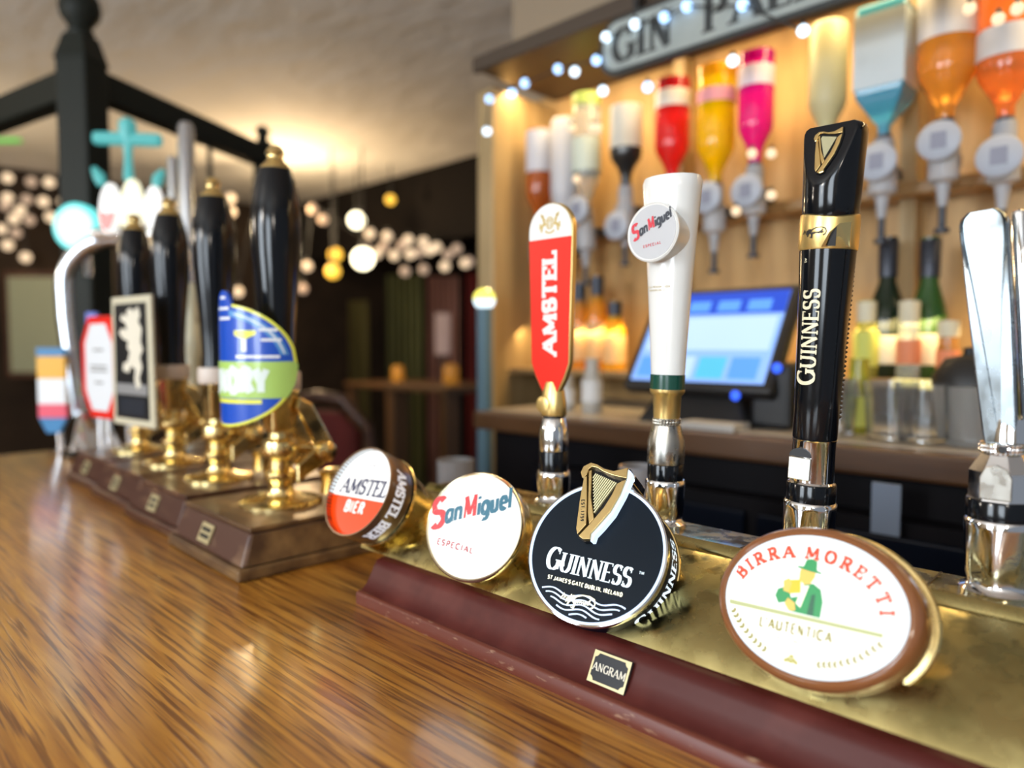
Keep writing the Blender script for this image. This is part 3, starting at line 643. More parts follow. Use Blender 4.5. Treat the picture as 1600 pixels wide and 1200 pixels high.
mb.f = [(k * kn + i, k * kn + (i + 1) % kn, (k + 1) * kn + (i + 1) % kn, (k + 1) * kn + i) for k in range(5) for i in range(kn)] + [tuple(range(kn - 1, -1, -1)), tuple(5 * kn + i for i in range(kn))]; mb.m = [0] * len(mb.f)
mb.build('knurled_ring', NICKEL, t2)
MB().lathe([(.0118, dz(.194)), (.0120, dz(.1955)), (.0128, dz(.214)), (.0150, dz(.2165)), (.0158, dz(.218)), (.0158, dz(.2205))], 40).build('gold_collar', GOLD, t2, 40)
MB().lathe([(.0160, dz(.2205)), (.0160, dz(.2337))], 40, 1, .92).build('green_band', DGREEN, t2, 40)
MB().lathe([(.0160, dz(.2338)), (.0175, dz(.262)), (.0205, dz(.31)), (.0240, dz(.36)), (.0272, dz(.398)), (.0278, dz(.405)), (.0262, dz(.4095)), (.0180, dz(.411))], 48, 1, .80).build('handle', WHITE, t2, 40)
dM = Matrix.Translation((-.001, -.0275, dz(.3590))) @ Matrix.Rotation(R_(90 - 4), 4, 'X') @ Matrix.Rotation(R_(0), 4, 'Z')
dsk = MB().lathe([(.0235, -.024), (.0245, -.004), (.0262, -.001), (.0262, .001), (.0250, .0022), (.0238, .0014), (.0001, .0014)], 56).xf(dM).build('script_disc', WHITE, t2, 40)
GREYF = mat('grey_disc_face', (.50, .51, .53), .3, coat=.4)
MB().lathe([(.0236, .0010), (.0236, .0018), (.0001, .0018)], 56).xf(dM).build('disc_face', GREYF, dsk, 40)
PINKR = mat('red_print', (.62, .03, .05), .4); CHARC = mat('charcoal_print', (.03, .035, .05), .4)
def mk3(x, y):
    a = R_(24); f0 = flat(-.0195 + x * cos(a) - y * sin(a), -.0065 + x * sin(a) + y * cos(a), 24)
    return lambda X, Y, Z: tuple(dM @ Vector(f0(X, Y, Z)))
smiguel(dsk, mk3, .0021, PINKR, CHARC, .0101)
put_text('lettering', 'ESPECIAL', (lambda f0: lambda X, Y, Z: tuple(dM @ Vector(f0(X, Y, Z))))(flat(.001, -.0125, 8)), PINKR, dsk, z=.0021, h=.0026, thick=.17, thin=.14, track=.3)
for s, zz, hh in (('SPECIAL PREMIUM LAGER', .3115, .0016), ('PREMIUM LAGER', .3085, .0016)):
    put_text('lettering', s.replace('Q', 'O'), (lambda zz: lambda x, y, z: (x - .004, -.80 * sqrt(max(1e-9, .0206 ** 2 - (x - .004) ** 2)) - .0003 - z, dz(zz) + y))(zz), mat('gold_print', (.5, .40, .18), .4), t2, h=hh, thick=.16, thin=.12, track=.2)
# 3 black handle with harp
t3 = thing('beer_tap', 'chrome beer tap with tall black handle, gold collar and gold harp', 'beer tap', M=tapM(-.2163, 2.6), group='beer taps on the font')
tap_body(t3, .0195, dz(.1383), dz(.1526), .0184)
MB().lathe([(.0172, dz(.1526)), (.0160, dz(.154)), (.0158, dz(.1855)), (.0165, dz(.187))], 40).build('ferrule', CHROME, t3, 40)
MB().box(-.0125, .0045, -.0172, -.010, dz(.1560), dz(.1735)).build('ferrule_flat', NICKEL, t3, bevel=.0006)
MB().lathe([(.0068, 0), (.0068, .0012)], 24, fn=lambda p: (-.004 + p[0] * 1.25, -.0152 - p[2], dz(.1740) + max(p[1], 0))).build('ferrule_slot', BLACKM, t3)
MB().lathe([(.0028, 0), (.0028, .0014)], 14, fn=lambda p: (.0122 + p[2] * .8, -.0105 - p[2] * .6, dz(.158) + p[1])).build('grub_screw', NICKEL, t3)
MB().lathe([(.0158, dz(.187)), (.0163, dz(.1885)), (.0168, dz(.22)), (.0182, dz(.28)), (.0203, dz(.331)), (.0203, dz(.333))], 48).build('handle_grip', BLACK, t3, 40)
# ribs of the grip on the bartender's side
mb = MB()
for k in range(34):
    z0 = dz(.204) + k * .0036; rr_ = .0167 + (k / 34) * .0032
    mb.lathe([(rr_ - .0012, z0), (rr_ + .0010, z0 + .0009), (rr_ + .0010, z0 + .0020), (rr_ - .0012, z0 + .0029)], 20, fn=lambda p: (p[0] * .66 + .0050, p[1] * .66 + .0050, p[2]))
mb.build('ribbed_grip', BLACKM, t3, 40)['kind'] = 'stuff'
def wav(p): return p
MB().lathe([(.0206, dz(.3325)), (.0213, dz(.334)), (.0216, dz(.352)), (.0212, dz(.3575)), (.0195, dz(.3585))], 56, fn=lambda p: (p[0], p[1], p[2] + (.002 * sin(atan2(p[1], p[0]) * 2 + .5) if p[2] > dz(.35) else 0))).build('gold_collar', GOLD, t3, 40)
MB().prism([(.0035, dz(.3335)), (.0195, dz(.3335)), (.0195, dz(.352)), (.014, dz(.3505)), (.008, dz(.344))], 0, .002, lambda v: (v[0], -sqrt(max(1e-6, .0212 ** 2 - v[0] ** 2)) - v[2], v[1])).build('collar_notch', GOLDB, t3)
MB().prism([(.0075, dz(.334)), (.0125, dz(.334)), (.0125, dz(.348)), (.0095, dz(.343))], .002, .0024, lambda v: (v[0], -sqrt(max(1e-6, .0212 ** 2 - v[0] ** 2)) - v[2], v[1])).build('collar_slot', BLACKM, t3)
cylf = lambda rad, cx, cz: (lambda x, y, z: ((rad + z) * sin((x + cx) / rad), -(rad + z) * cos((x + cx) / rad), cz + y))
put_line('signature', [[(x * .0095, y * .0095) for x, y in l] for l in SIGN], .0006, cylf(.02185, -.0035, dz(.344)), BLACKM, t3)
# the head: slant-cut facet carrying the harp
fp0 = Vector((0, -.0205, dz(.384))); fnrm = Vector((-.10, -cos(R_(17)), sin(R_(17)))).normalized()
def cut(p):
    v = Vector(p); d = (v - fp0).dot(fnrm)
    if d > 0: v = v - Vector((0, -1, 0)) * (d / fnrm.dot(Vector((0, -1, 0))))
    return tuple(v)
hd_prof = [(.0190, dz(.357)), (.0200, dz(.360)), (.0207, dz(.372))] + [(.0207 + .0016 * k / 12, dz(.374) + .0039 * k) for k in range(12)] + [(.0222, dz(.4215)), (.0210, dz(.4245)), (.0185, dz(.426)), (.0001, dz(.4265))]
MB().lathe(hd_prof, 72, fn=cut).build('handle_head', BLACK, t3, 45)
fu = Vector((1, 0, 0)); fu = (fu - fnrm * fu.dot(fnrm)).normalized(); fv = fnrm.cross(fu)
fo = Vector((-.0008, 0, dz(.4040))); fo.y = fp0.y - ((fo - fp0).dot(fnrm)) / fnrm.y + 0 if False else fo.y
d_ = (fo - fp0).dot(fnrm); fo = fo - Vector((0, 1, 0)) * (d_ / fnrm.y)
hs = .0315
harp(t3, lambda x, y, z: tuple(fo + fu * (x + .10 * hs) + fv * (y - .64 * hs) + fnrm * (z - .0002)), hs, .0022, GOLDB)
put_text('lettering', 'GUINNESS', lambda x, y, z: (lambda rad, a: (rad * sin(a), -rad * cos(a), dz(.2300) + x))(.0173 + (x / .09) * .0022 + z, (-.0045 + .0145 - y) / .0178 - .36), mat('ivory_letters', (.80, .74, .52), .35), t3, align='l', depth=.0008, h=.0155, thick=.17, thin=.065, serif=True, track=.06, xs=.97, smallcaps=.80, sl=.065)
put_text('lettering', 'TM', lambda x, y, z: (lambda rad, a: (rad * sin(a), -rad * cos(a), dz(.3225) + x))(.0200 + z, (-.002 - y) / .0178 - .30), MATS['ivory_letters'], t3, align='l', h=.0022, thick=.2, thin=.16, track=.1)
# 4 chrome blade handle
t4 = thing('beer_tap', 'all-chrome beer tap with bare tapering blade handle, beside the oval badge', 'beer tap', M=tapM(-.0895), group='beer taps on the font')
tap_body(t4, .0200, dz(.1456), dz(.1585), .0198)
MB().lathe([(.0195, dz(.1585)), (.0188, dz(.160)), (.0188, dz(.177)), (.0120, dz(.1885)), (.0118, dz(.189))], 8, fn=lambda p: (p[0], p[1], p[2])).xf(Matrix.Rotation(R_(22.5), 4, 'Z')).build('ferrule', CHROME, t4, 25)
MB().prism([(-.0088, dz(.1600)), (.0088, dz(.1600)), (.0088, dz(.174)), (.006, dz(.1805)), (0, dz(.183)), (-.006, dz(.1805)), (-.0088, dz(.174))], .0168, .0195, XZ(0)).build('ferrule_flat', NICKEL, t4, bevel=.0006)
mb = MB()
for k in range(6):
    for i in range(kn): a = 2 * pi * (i + (k % 2) * .5) / kn; r = .0128 + (.0004 if k not in (0, 5) else 0) * ((i % 2) * 2 - 1); mb.v.append((r * cos(a), r * sin(a), dz(.189) + k * .0014))
mb.f = [(k * kn + i, k * kn + (i + 1) % kn, (k + 1) * kn + (i + 1) % kn, (k + 1) * kn + i) for k in range(5) for i in range(kn)] + [tuple(range(kn - 1, -1, -1)), tuple(5 * kn + i for i in range(kn))]; mb.m = [0] * len(mb.f)
mb.build('knurled_ring', CHROME, t4)
MB().lathe([(.0022, 0), (.0022, .001)], 14, fn=lambda p: (.002 + p[0], -.0130 - p[2], dz(.1925) + p[1])).build('grub_screw', BLACKM, t4)
lm = Matrix.Translation((0, 0, dz(.196))) @ Matrix.Rotation(R_(-4.2), 4, 'Y') @ Matrix.Translation((0, 0, -dz(.196)))
# blade: hollow V between two raised flanks
mb = MB(); nz_ = 40; prof_ = []
for k in range(nz_ + 1):
    t = k / nz_; z = dz(.196) + .153 * t; hw = .0092 + .0048 * t ** .8; ih = .0006 + (hw - .0022) * min(1, t * 1.15)
    if t > .93: s_ = sqrt(max(0, 1 - ((t - .93) / .0705) ** 2)); hw2 = hw * (.55 + .45 * s_); ih = min(ih, hw2 - .0015); hw = hw2
    cx = -.0035 * t; yf = -.0088 - .003 * t
    prof_.append([(cx - hw, .0), (cx - hw, yf + .002), (cx - hw + .0012, yf), (cx - ih, yf + .0006), (cx - ih * .9, yf + .0018), (cx + ih * .9, yf + .0018), (cx + ih, yf + .0006), (cx + hw - .0012, yf), (cx + hw, yf + .002), (cx + hw, .0)])
    mb.v += [(x, y, z) for x, y in prof_[-1]]
q = 10
mb.f = [(k * q + i, k * q + (i + 1) % q, (k + 1) * q + (i + 1) % q, (k + 1) * q + i) for k in range(nz_) for i in range(q)] + [tuple(range(q - 1, -1, -1)), tuple(nz_ * q + i for i in range(q))]; mb.m = [0] * len(mb.f)
mb.xf(lm).build('handle_blade', mat('smeared_chrome', (.36, .41, .44), .2, 1, rnoise=((60, 60, 30), .14, .34)), t4, 30)
MB().lathe([(.0046, dz(.195)), (.0050, dz(.20)), (.0050, dz(.343)), (.0042, dz(.3465)), (.002, dz(.348))], 24, off=(.0145, .004)).xf(lm).build('handle_rod', CHROME, t4, 40)
MB().lathe([(.0125, dz(.1965)), (.0120, dz(.205)), (.0100, dz(.212))], 32, 1, .8, off=(.003, 0)).build('handle_root', CHROME, t4, 40)

# ================================================================== HAND PUMPS
PUMPX = (-.850, -1.070, -1.272, -1.475)
YFRONT = (.337, .352, .362, .372)
def make_pump(label, woods, first):
    t = thing('hand_pump', label, 'hand pump', (0, 0, 0), group='hand pumps along the bar')
    base = MB().box(-.110, .110, 0, .26, 0, .014).build('base_lip', woods[1], t, bevel=.003)
    MB().frustum((-.106, .106, .005, .256), (-.098, .098, .020, .25), .014, .050).build('base_block', woods[0], t, bevel=.004)
    MB().box(-.099, .099, .019, .252, .050, .056).build('base_top', woods[2], t, bevel=.002)
    # maker's plate on the sloping front
    k = Matrix.Translation((-.006, .0115, .032)) @ Matrix.Rotation(R_(90 - 23), 4, 'X')
    pn = MB().box(-.017, .017, -.0115, .0115, 0, .002).xf(k).build('maker_plate', PGOLD, t)
    for yy in (-.006, .002): MB().box(-.0125, .0125, yy, yy + .0045, .002, .0024).xf(k).build('plate_stripe', BLACKM, pn)
    cy = .105
    O = (0, cy)
    MB().lathe([(.052, .056), (.052, .0595), (.047, .0625), (.030, .0640), (.022, .068)], 40, off=O).build('brass_flange', BRASS, t, 40)
    MB().lathe([(.021, .066), (.0165, .072), (.0155, .082), (.0205, .088), (.0205, .097), (.0150, .101), (.0150, .112), (.0225, .118), (.0240, .128), (.0225, .137), (.0150, .141), (.0145, .15)], 32, off=O).build('brass_column', BRASS, t, 50)
    # tapering brass bridge and the forked bracket behind it
    MB().frustum((-.015, .015, cy - .016, cy + .016), (-.022, .022, cy - .020, cy + .02), .148, .205).build('brass_bridge', BRASS, t, bevel=.004)
    for sx in (-1, 1):
        MB().prism([(cy + .008, .085), (cy + .045, .105), (cy + .062, .125), (cy + .056, .138), (cy + .03, .185), (cy + .012, .195), (cy + .008, .18), (cy + .024, .15), (cy + .034, .128), (cy + .008, .108)], -.004, .004, lambda v: (sx * .028 + v[2], v[0], v[1])).build('bracket_plate', BRASS, t, bevel=.002)
    MB().lathe([(.010, -.042), (.013, -.040), (.013, -.034), (.008, -.032), (.008, .032), (.013, .034), (.013, .040), (.010, .042)], 20, fn=lambda p: (p[2], cy + .046 + p[0], .122 + p[1])).build('pivot_pin', BRASS, t, 40)
    MB().lathe([(.018, .066), (.0165, .085), (.020, .094), (.012, .098)], 20, off=(.03, cy + .06)).build('brass_stud', BRASS, t, 40)
    MB().lathe([(.026, .203), (.0275, .206), (.0275, .224), (.026, .227)], 32, off=O).build('cream_collar', mat('cream_collar', (.62, .54, .48), .4), t, 40)
    MB().lathe([(.0215, .226), (.0205, .25), (.0225, .29), (.0262, .335), (.0300, .375), (.0315, .407), (.0308, .430), (.0285, .450), (.0245, .468), (.0205, .482)], 40, off=O).build('handle', BLACK, t, 40)
    MB().lathe([(.0200, .481), (.0185, .486), (.0150, .489), (.0105, .494), (.0095, .499), (.0120, .503), (.0100, .508), (.0060, .512), (.0001, .513)], 28, off=O).build('finial', BRASS, t, 50)
    return t
PL = ['hand pump nearest the tap font, on a worn chipped brown wooden base', 'second hand pump from the tap font, with no clip on its front', 'third hand pump from the tap font, behind the black lion clip', 'hand pump farthest along the bar, behind the red octagonal clip']
p0 = make_pump(PL[0], (PLUMW, WORNW, WORNW), True)
proto = make_pump(PL[1], (DWOOD, DWOOD, DWOOD), False)
p0.location = (PUMPX[0], YFRONT[0], 0); p0.rotation_euler[2] = R_(-1.5)
pumps = [p0, proto]
for k in (2, 3): c = copy_tree(proto); c['label'] = PL[k]; pumps.append(c)
for k in (1, 2, 3): pumps[k].location = (PUMPX[k], YFRONT[k], 0); pumps[k].scale = (.92, 1, 1)
# side end-grain panel of the nearest base
MB().prism([(.012, .016), (.25, .016), (.246, .048), (.022, .048)], .1015, .1065, lambda v: (v[2] - (v[1] - .016) * .21, v[0], v[1])).build('base_side', WORNW, p0)

# pump clips
CB = mat('clip_blue', (.008, .075, .50), .3, coat=.5); CLG = mat('clip_lime', (.40, .62, .14), .35, coat=.4); CYE = mat('clip_yellow', (.78, .80, .08), .35, coat=.4)
CWH = mat('clip_white', (.78, .82, .86), .35, coat=.4); CLB = mat('clip_light_blue', (.10, .30, .62), .35, coat=.4)
cl1 = thing('pump_clip', 'blue and lime green rounded pump clip on the nearest hand pump', 'pump clip', (PUMPX[0] + .004, YFRONT[0] + .098, .237), group='pump clips')
CRr = .060
def wrap(x, y, z): a = x / CRr; return ((CRr + z) * sin(a), -(CRr + z) * cos(a), y)
def wrapped(name, outline, z0, z1, m, parent, step=.006):
    """a curved plate: outline = function giving (ymin, ymax) at x, over x0..x1"""
    x0, x1, fn = outline; n = max(2, int((x1 - x0) / step)); mb = MB()
    vs = []
    for i in range(n + 1):
        x = x0 + (x1 - x0) * i / n; a, b = fn(x)
        vs += [wrap(x, a, z0), wrap(x, b, z0), wrap(x, a, z1), wrap(x, b, z1)]
    fs = []
    for i in range(n):
        o = i * 4; p = o + 4
        fs += [(o, o + 1, p + 1, p), (o + 2, p + 2, p + 3, o + 3), (o, p, p + 2, o + 2), (o + 1, o + 3, p + 3, p + 1)]
    fs += [(0, 2, 3, 1), (n * 4, n * 4 + 1, n * 4 + 3, n * 4 + 2)]
    return mb.add(vs, fs).build(name, m, parent, 35)
EX, EY = .092, .0735
def el(k, x, ky=None):
    e = EY * (ky or k) * sqrt(max(0, 1 - (x / (EX * k)) ** 2)); return (-e - .002, e)
wrapped('clip_plate', (-EX, EX, lambda x: el(1, x)), 0, .004, CYE, cl1, .003)
wrapped('blue_field', (-EX * .955, EX * .955, lambda x: el(.955, x)), .004, .0045, CB, cl1, .003)
wrapped('light_arc', (.012, EX * .89, lambda x: (max(el(.80, x)[1], .012), max(el(.90, x)[1], .0122))), .0045, .0047, CLB, cl1, .003)
wrapped('pale_arc', (.02, EX * .84, lambda x: (max(el(.845, x)[1], .012), max(el(.865, x)[1], .0122))), .0047, .0049, CWH, cl1, .003)
wrapped('lime_band', (-EX * .985, EX * 1.0, lambda x: (max(-.040, el(1.0, x)[0]), min(.004, el(1.0, x)[1]))), .0045, .0055, CLG, cl1, .003)
wrapped('yellow_rule', (-EX * .8, .052, lambda x: (-.0465, -.0415)), .0045, .0049, CYE, cl1)
wrapped('clip_ear', (-.016, .016, lambda x: (.060, .0665 + .023 * sqrt(max(0, 1 - (x / .0161) ** 2)))), 0, .0046, CB, cl1, .002)
put_text('lettering', 'FOUNDRY', lambda x, y, z: wrap(x, y - .036, .0058 + z), mat('clip_pale', (.72, .82, .78), .4), cl1, h=.034, thick=.24, thin=.2, track=.05, xs=.62)
wrapped('hops_print', (.020, .047, lambda x: (.030 + .006 * abs((x - .033) / .014), .041)), .0047, .0050, CYE, cl1, .002)
wrapped('hops_print', (.030, .036, lambda x: (.016, .031)), .0047, .0050, CWH, cl1, .002)
for x0, x1, y0 in ((.022, .072, .008), (.050, .070, .040), (.052, .074, .028), (-.012, .012, .066), (-.006, .006, .079), (-.01, .014, .054)):
    wrapped('pale_print', (x0, x1, lambda x, y0=y0: (y0, y0 + .0035)), .0047, .0050, CWH, cl1)

# black clip with rampant lion, flat shield facing the customers
cl2 = thing('pump_clip', 'black rectangular pump clip with cream border and pale rampant lion', 'pump clip', (PUMPX[2] + .015, YFRONT[2] + .040, .237), group='pump clips'); cl2.rotation_euler[2] = R_(6)
FR = lambda v: (v[0], -v[2], v[1])
MB().prism([(-.074, -.110), (.074, -.110), (.070, .104), (-.070, .104)], 0, .006, FR).build('clip_plate', mat('clip_cream', (.58, .54, .40), .4), cl2, bevel=.002)
MB().prism([(-.060, -.098), (.060, -.098), (.057, .092), (-.057, .092)], .006, .0068, FR).build('black_field', mat('clip_black', (.012, .013, .015), .35, coat=.4), cl2)
lion = [(-.01, .080), (.005, .085), (.012, .078), (.03, .086), (.038, .072), (.03, .062), (.042, .050), (.036, .030), (.044, .016), (.032, .004), (.040, -.012), (.028, -.030), (.034, -.042), (.020, -.048), (.012, -.034), (.016, -.016), (.002, -.010), (-.010, -.022), (-.030, -.018), (-.026, -.006), (-.012, -.004), (-.002, .012), (-.012, .020), (-.006, .030), (-.026, .034), (-.040, .044), (-.030, .052), (-.010, .048), (-.016, .060), (-.034, .066), (-.026, .076), (-.010, .070)]
MB().prism(lion, .0068, .0074, FR).build('lion_emblem', CREAM, cl2)
MB().box(-.055, .055, -.0072, -.0068, -.058, -.040).build('grey_strip', mat('clip_grey', (.25, .25, .25), .4), cl2)
put_text('lettering', 'HERITAGE', lambda x, y, z: (x, -.0074 - z, y - .055), CREAM, cl2, h=.011, thick=.22, thin=.18, track=.1, xs=.8) if False else None
MB().box(-.045, .045, -.0073, -.0068, -.092, -.064).build('dark_panel', mat('clip_navy', (.02, .025, .035), .35), cl2)

# red and white octagonal clip
cl3 = thing('pump_clip', 'white octagonal pump clip with thick red border, on the farthest hand pump', 'pump clip', (PUMPX[3] + .03, YFRONT[3] + .035, .220), group='pump clips'); cl3.rotation_euler[2] = R_(6)
octo = lambda w_, h_, c: [(-w_ + c, -h_), (w_ - c, -h_), (w_, -h_ + c * 1.4), (w_, h_ - c * 1.4), (w_ - c, h_), (-w_ + c, h_), (-w_, h_ - c * 1.4), (-w_, -h_ + c * 1.4)]
MB().prism(octo(.078, .094, .034), 0, .007, FR).build('clip_plate', RED, cl3, bevel=.002)
MB().prism(octo(.058, .080, .026), .007, .0078, FR).build('white_field', CWH, cl3)
for yy, ww in ((.03, .022), (.0, .036), (-.008, .036), (-.03, .018)): MB().box(-ww, ww, -.0082, -.0078, yy, yy + .004).build('grey_print', MATS['clip_grey'], cl3)

# ================================================================== FAR END OF THE BAR
sw = thing('swan_neck_font', 'chrome swan-neck beer font on a sloping chrome foot at the bar end', 'beer font', (-1.935, .510, 0)); 
MB().frustum((-.075, .075, -.065, .065), (-.060, .060, -.050, .050), 0, .012).build('foot', BLACKM, sw)
MB().frustum((-.068, .068, -.058, .058), (-.026, .026, -.024, .024), .012, .105).build('sloping_base', CHROME, sw, bevel=.006)
rd = (RT * .9).normalized()
pts = [rd * -.022 + UP * .09, rd * -.035 + UP * .2, rd * -.048 + UP * .33] + [rd * (.085 - .135 * cos(a)) + UP * (.40 + .12 * sin(a)) for a in [R_(k * 9) for k in range(0, 11)]]
MB().tube(pts, .0205, 18).build('curved_tube', mat('brushed_chrome', (.66, .70, .76), .2, 1), sw, 60)
MB().tube([pts[-1], pts[-1] + rd * .03 - UP * .004, pts[-1] + rd * .05 - UP * .03], [.021, .021, .012], 16).build('spout_end', CHROME, sw, 60)
def upright(px, py, d, facing_deg, label, cat='beer badge', group=None, name='illuminated_badge'):
    p = P(px, py, d)
    t = thing(name, label, cat, p, group=group); t.rotation_euler[2] = R_(facing_deg); return t
# round teal-lit badge on its own stem
E_AQUA = lit('lit_aqua', (.12, .70, .68), .9); E_AQUAW = lit('lit_aqua_white', (.58, 1, .97), .85)
tb = upright(121, 355, 1.72, 40, 'round glowing aqua badge above the swan-neck font', group='lit badges at the bar end')
MB().lathe([(.052, -.02), (.058, -.012), (.058, .008), (.054, .012), (.0001, .014)], 40, fn=lambda p: (p[0], -p[2], p[1])).build('badge_body', E_AQUA, tb, 40)
MB().lathe([(.047, .012), (.045, .0155), (.0001, .0175)], 40, fn=lambda p: (p[0], -p[2], p[1])).build('badge_face', E_AQUAW, tb, 40)
zz = tb.location.z
MB().tube([(0, .018, -.03), (0, .030, -.06), (0, .034, -.115)], .010, 12).build('stem', CHROME, tb, 60)
# triple oval badges under a teal anchor on a tall font
af = upright(205, 400, 1.68, 52, 'tall chrome font with a teal anchor-shaped crest between lit ovals', 'beer font', name='anchor_font')
TEAL = mat('teal_enamel', (.05, .30, .30), .35, emit=(.10, .45, .45), es=.35)
z0 = af.location.z
MB().lathe([(.05, -z0), (.05, -z0 + .01), (.022, -z0 + .02), (.020, .02), (.026, .03), (.026, .045)], 24).build('column', CHROME, af, 40)
MB().tube([(-.085, 0, .05), (0, 0, .055), (.085, 0, .05)], .014, 14).build('cross_tube', CHROME, af, 60)
U = 1.84 / 1100
MB().lathe([(.0001, .02), (.02, .05), (.017, .09), (.008, .10), (.0075, .20)], 16).build('crest_stem', TEAL, af, 40)
MB().box(-.078, .078, -.012, .012, .2585, .2890).build('anchor_bar', TEAL, af, bevel=.010)
MB().lathe([(.012, .18), (.0085, .23), (.010, .26), (.019, .29), (.019, .312), (.009, .322)], 16).build('anchor_shank', TEAL, af, 40)
for sx in (-1, 1):
    MB().tube([(sx * .078, 0, .205), (sx * .066, 0, .185), (sx * .060, 0, .165)], [.006, .014, .010], 10).build('anchor_fluke', TEAL, af, 60)
E_YW = lit('lit_yellow_white', (1, .97, .68), .8)
for k, (px, w_, rz) in enumerate(((172, .022, 40), (206, .026, 40), (240, .020, 40))):
    ob = upright(px, 326, 1.62 + .02 * k, 52, ['narrow lit oval badge, white over red, left of the anchor font', 'middle lit oval badge, cream and yellow, below the teal anchor', 'right-hand lit oval badge, plain white, beside the teal anchor'][k], group='lit badges at the bar end')
    ob.rotation_euler[2] = R_(rz)
    fo_ = lambda p: (p[0] + p[1] * .18, -p[2], p[1] * 2.6)
    MB().lathe([(w_ * .9, -.012), (w_, -.006), (w_, .006), (w_ * .95, .009), (.0001, .011)], 36, fn=fo_).build('badge_body', (E_WHITE, E_YW, E_WHITE)[k], ob, 40)
    if k == 0: MB().prism([(w_ * (.90 * cos(R_(a)) + .16 * sin(R_(a))), w_ * 2.35 * sin(R_(a))) for a in range(190, 351, 10)], .0095, .0105, lambda v: (v[0], -v[2], v[1])).build('red_field', lit('lit_coral', (1, .15, .12), .9), ob)
    MB().tube([(0, .010, 0), (0, .03, -.02), (0, .05, -.05)], .008, 10).build('bracket', CHROME, ob, 60)
# two upright chrome towers
for px, py0, py1, r, d, lb in ((290, 192, 400, .0175, 1.56, 'tall bare chrome tower behind the hand pumps, the taller of two'), (270, 245, 400, .012, 1.62, 'slim grey chrome tower beside the taller one')):
    p = P(px, py0, d); h = p.z
    t = thing('chrome_tower', lb, 'beer tower', (p.x, p.y, 0), group='chrome towers at the bar end')
    MB().lathe([(r * 2, 0), (r * 2, .008), (r * 1.1, .02), (r * 1.1, h * .30), (r * 1.35, h * .32), (r * 1.35, h * .40), (r * .9, h * .42), (r * 1.25, h * .46), (r * .95, h * .53), (r * .95, h * .54)], 24).build('tower_base', mat('ivory_ceramic', (.66, .66, .50), .25, coat=.6), t, 40)
    MB().lathe([(r, h * .53), (r, h - .01), (r * .7, h)], 24).build('tower_tube', MATS['brushed_chrome'], t, 40)
# striped clips on the bar-end fonts
def striped(px, py, d, w_, h_, rz, bands, lb):
    t = upright(px, py, d, rz, lb, 'pump clip', group='pump clips', name='pump_clip'); y = h_
    for i, (f, mm) in enumerate(bands):
        y1 = y - 2 * h_ * f; k0 = 1 if i < len(bands) - 1 else 1; k1 = 1 if i < len(bands) - 1 else .45
        MB().prism([(-w_ * k1, y1), (w_ * k1, y1), (w_ * k0, y), (-w_ * k0, y)], -.006, .006, FR).build('stripe', mm, t, bevel=.001); y = y1
    z = t.location.z
    MB().box(-.006, .006, .006, .016, -h_ * .9, h_ * .5).build('clip_back', BLACKM, t)
    MB().tube([(0, .014, -h_ * .6), (0, .020, -h_ * 1.2), (0, .020, -z)], .007, 8).build('clip_stem', CHROME, t, 60)
    return t
PINK = mat('clip_pink', (.75, .08, .14), .4); AMB = mat('clip_amber', (.80, .42, .02), .4); TAN = mat('clip_tan', (.55, .33, .16), .4); SKY = mat('clip_sky', (.03, .20, .45), .4)
striped(83, 610, 1.62, .032, .098, 45, ((.10, SKY), (.26, AMB), (.30, CWH), (.16, PINK), (.18, SKY)), 'small clip striped yellow, white, pink and blue, left of the swan-neck')
striped(161, 590, 1.66, .021, .085, 45, ((.45, TAN), (.30, CYE), (.12, PINK), (.13, TAN)), 'narrow tan and yellow clip right of the swan-neck tube')
striped(146, 540, 1.60, .012, .075, 45, ((.5, mat('clip_periwinkle', (.12, .17, .62), .4)), (.5, SKY)), 'thin periwinkle-blue clip behind the swan-neck tube')

# ================================================================== TIMBER FRAME AT THE BAR END
DG = mat('dark_green_timber', (.010, .013, .010), .55, spec=.3)
pp = P(134, 300, 1.86); px_, py_ = pp.x, pp.y
fr = thing('timber_frame', 'dark green timber newel post with finial and two top rails at the bar end', 'timber frame', (px_, py_, -1.1))
zt = lambda y, d=1.86: P(0, y, d).z + 1.1
a_face = R_(36)
MB().box(-.044, .044, -.044, .044, 0, zt(100)).xf(Matrix.Rotation(a_face, 4, 'Z')).build('newel_post', DG, fr, bevel=.008)
MB().frustum((-.047, .047, -.047, .047), (-.030, .030, -.030, .030), zt(104), zt(62)).xf(Matrix.Rotation(a_face, 4, 'Z')).build('post_shoulder', DG, fr, bevel=.004)
MB().lathe([(.030, zt(64)), (.033, zt(58)), (.026, zt(52)), (.034, zt(44)), (.046, zt(34)), (.050, zt(22)), (.046, zt(8)), (.034, zt(-4)), (.012, zt(-14)), (.0001, zt(-15))], 28).build('finial', DG, fr, 40)
def beam(a, b, w_, h_, name, parent, m, origin):
    a, b = Vector(a) - origin, Vector(b) - origin; t = (b - a).normalized(); s_ = t.cross(UP).normalized() * w_ / 2; u = s_.cross(t).normalized() * h_ / 2
    vs = [p + i * s_ + j * u for p in (a, b) for j in (-1, 1) for i in (-1, 1)]
    return MB().add(vs, [(0, 2, 3, 1), (4, 5, 7, 6), (0, 1, 5, 4), (2, 6, 7, 3), (0, 4, 6, 2), (1, 3, 7, 5)]).build(name, m, parent, bevel=.006)
og = Vector((px_, py_, -1.1))
pA = P(134, 128, 1.86); pB = P(411, 237, 2.60); pB.z = pA.z
beam(pA, pB, .06, .075, 'top_rail', fr, DG, og)
pC = P(0, 168, 2.13); pC.z = pA.z
beam(pA, pA + (pC - pA) * 2.4, .06, .080, 'top_rail', fr, DG, og)
q = pB - og
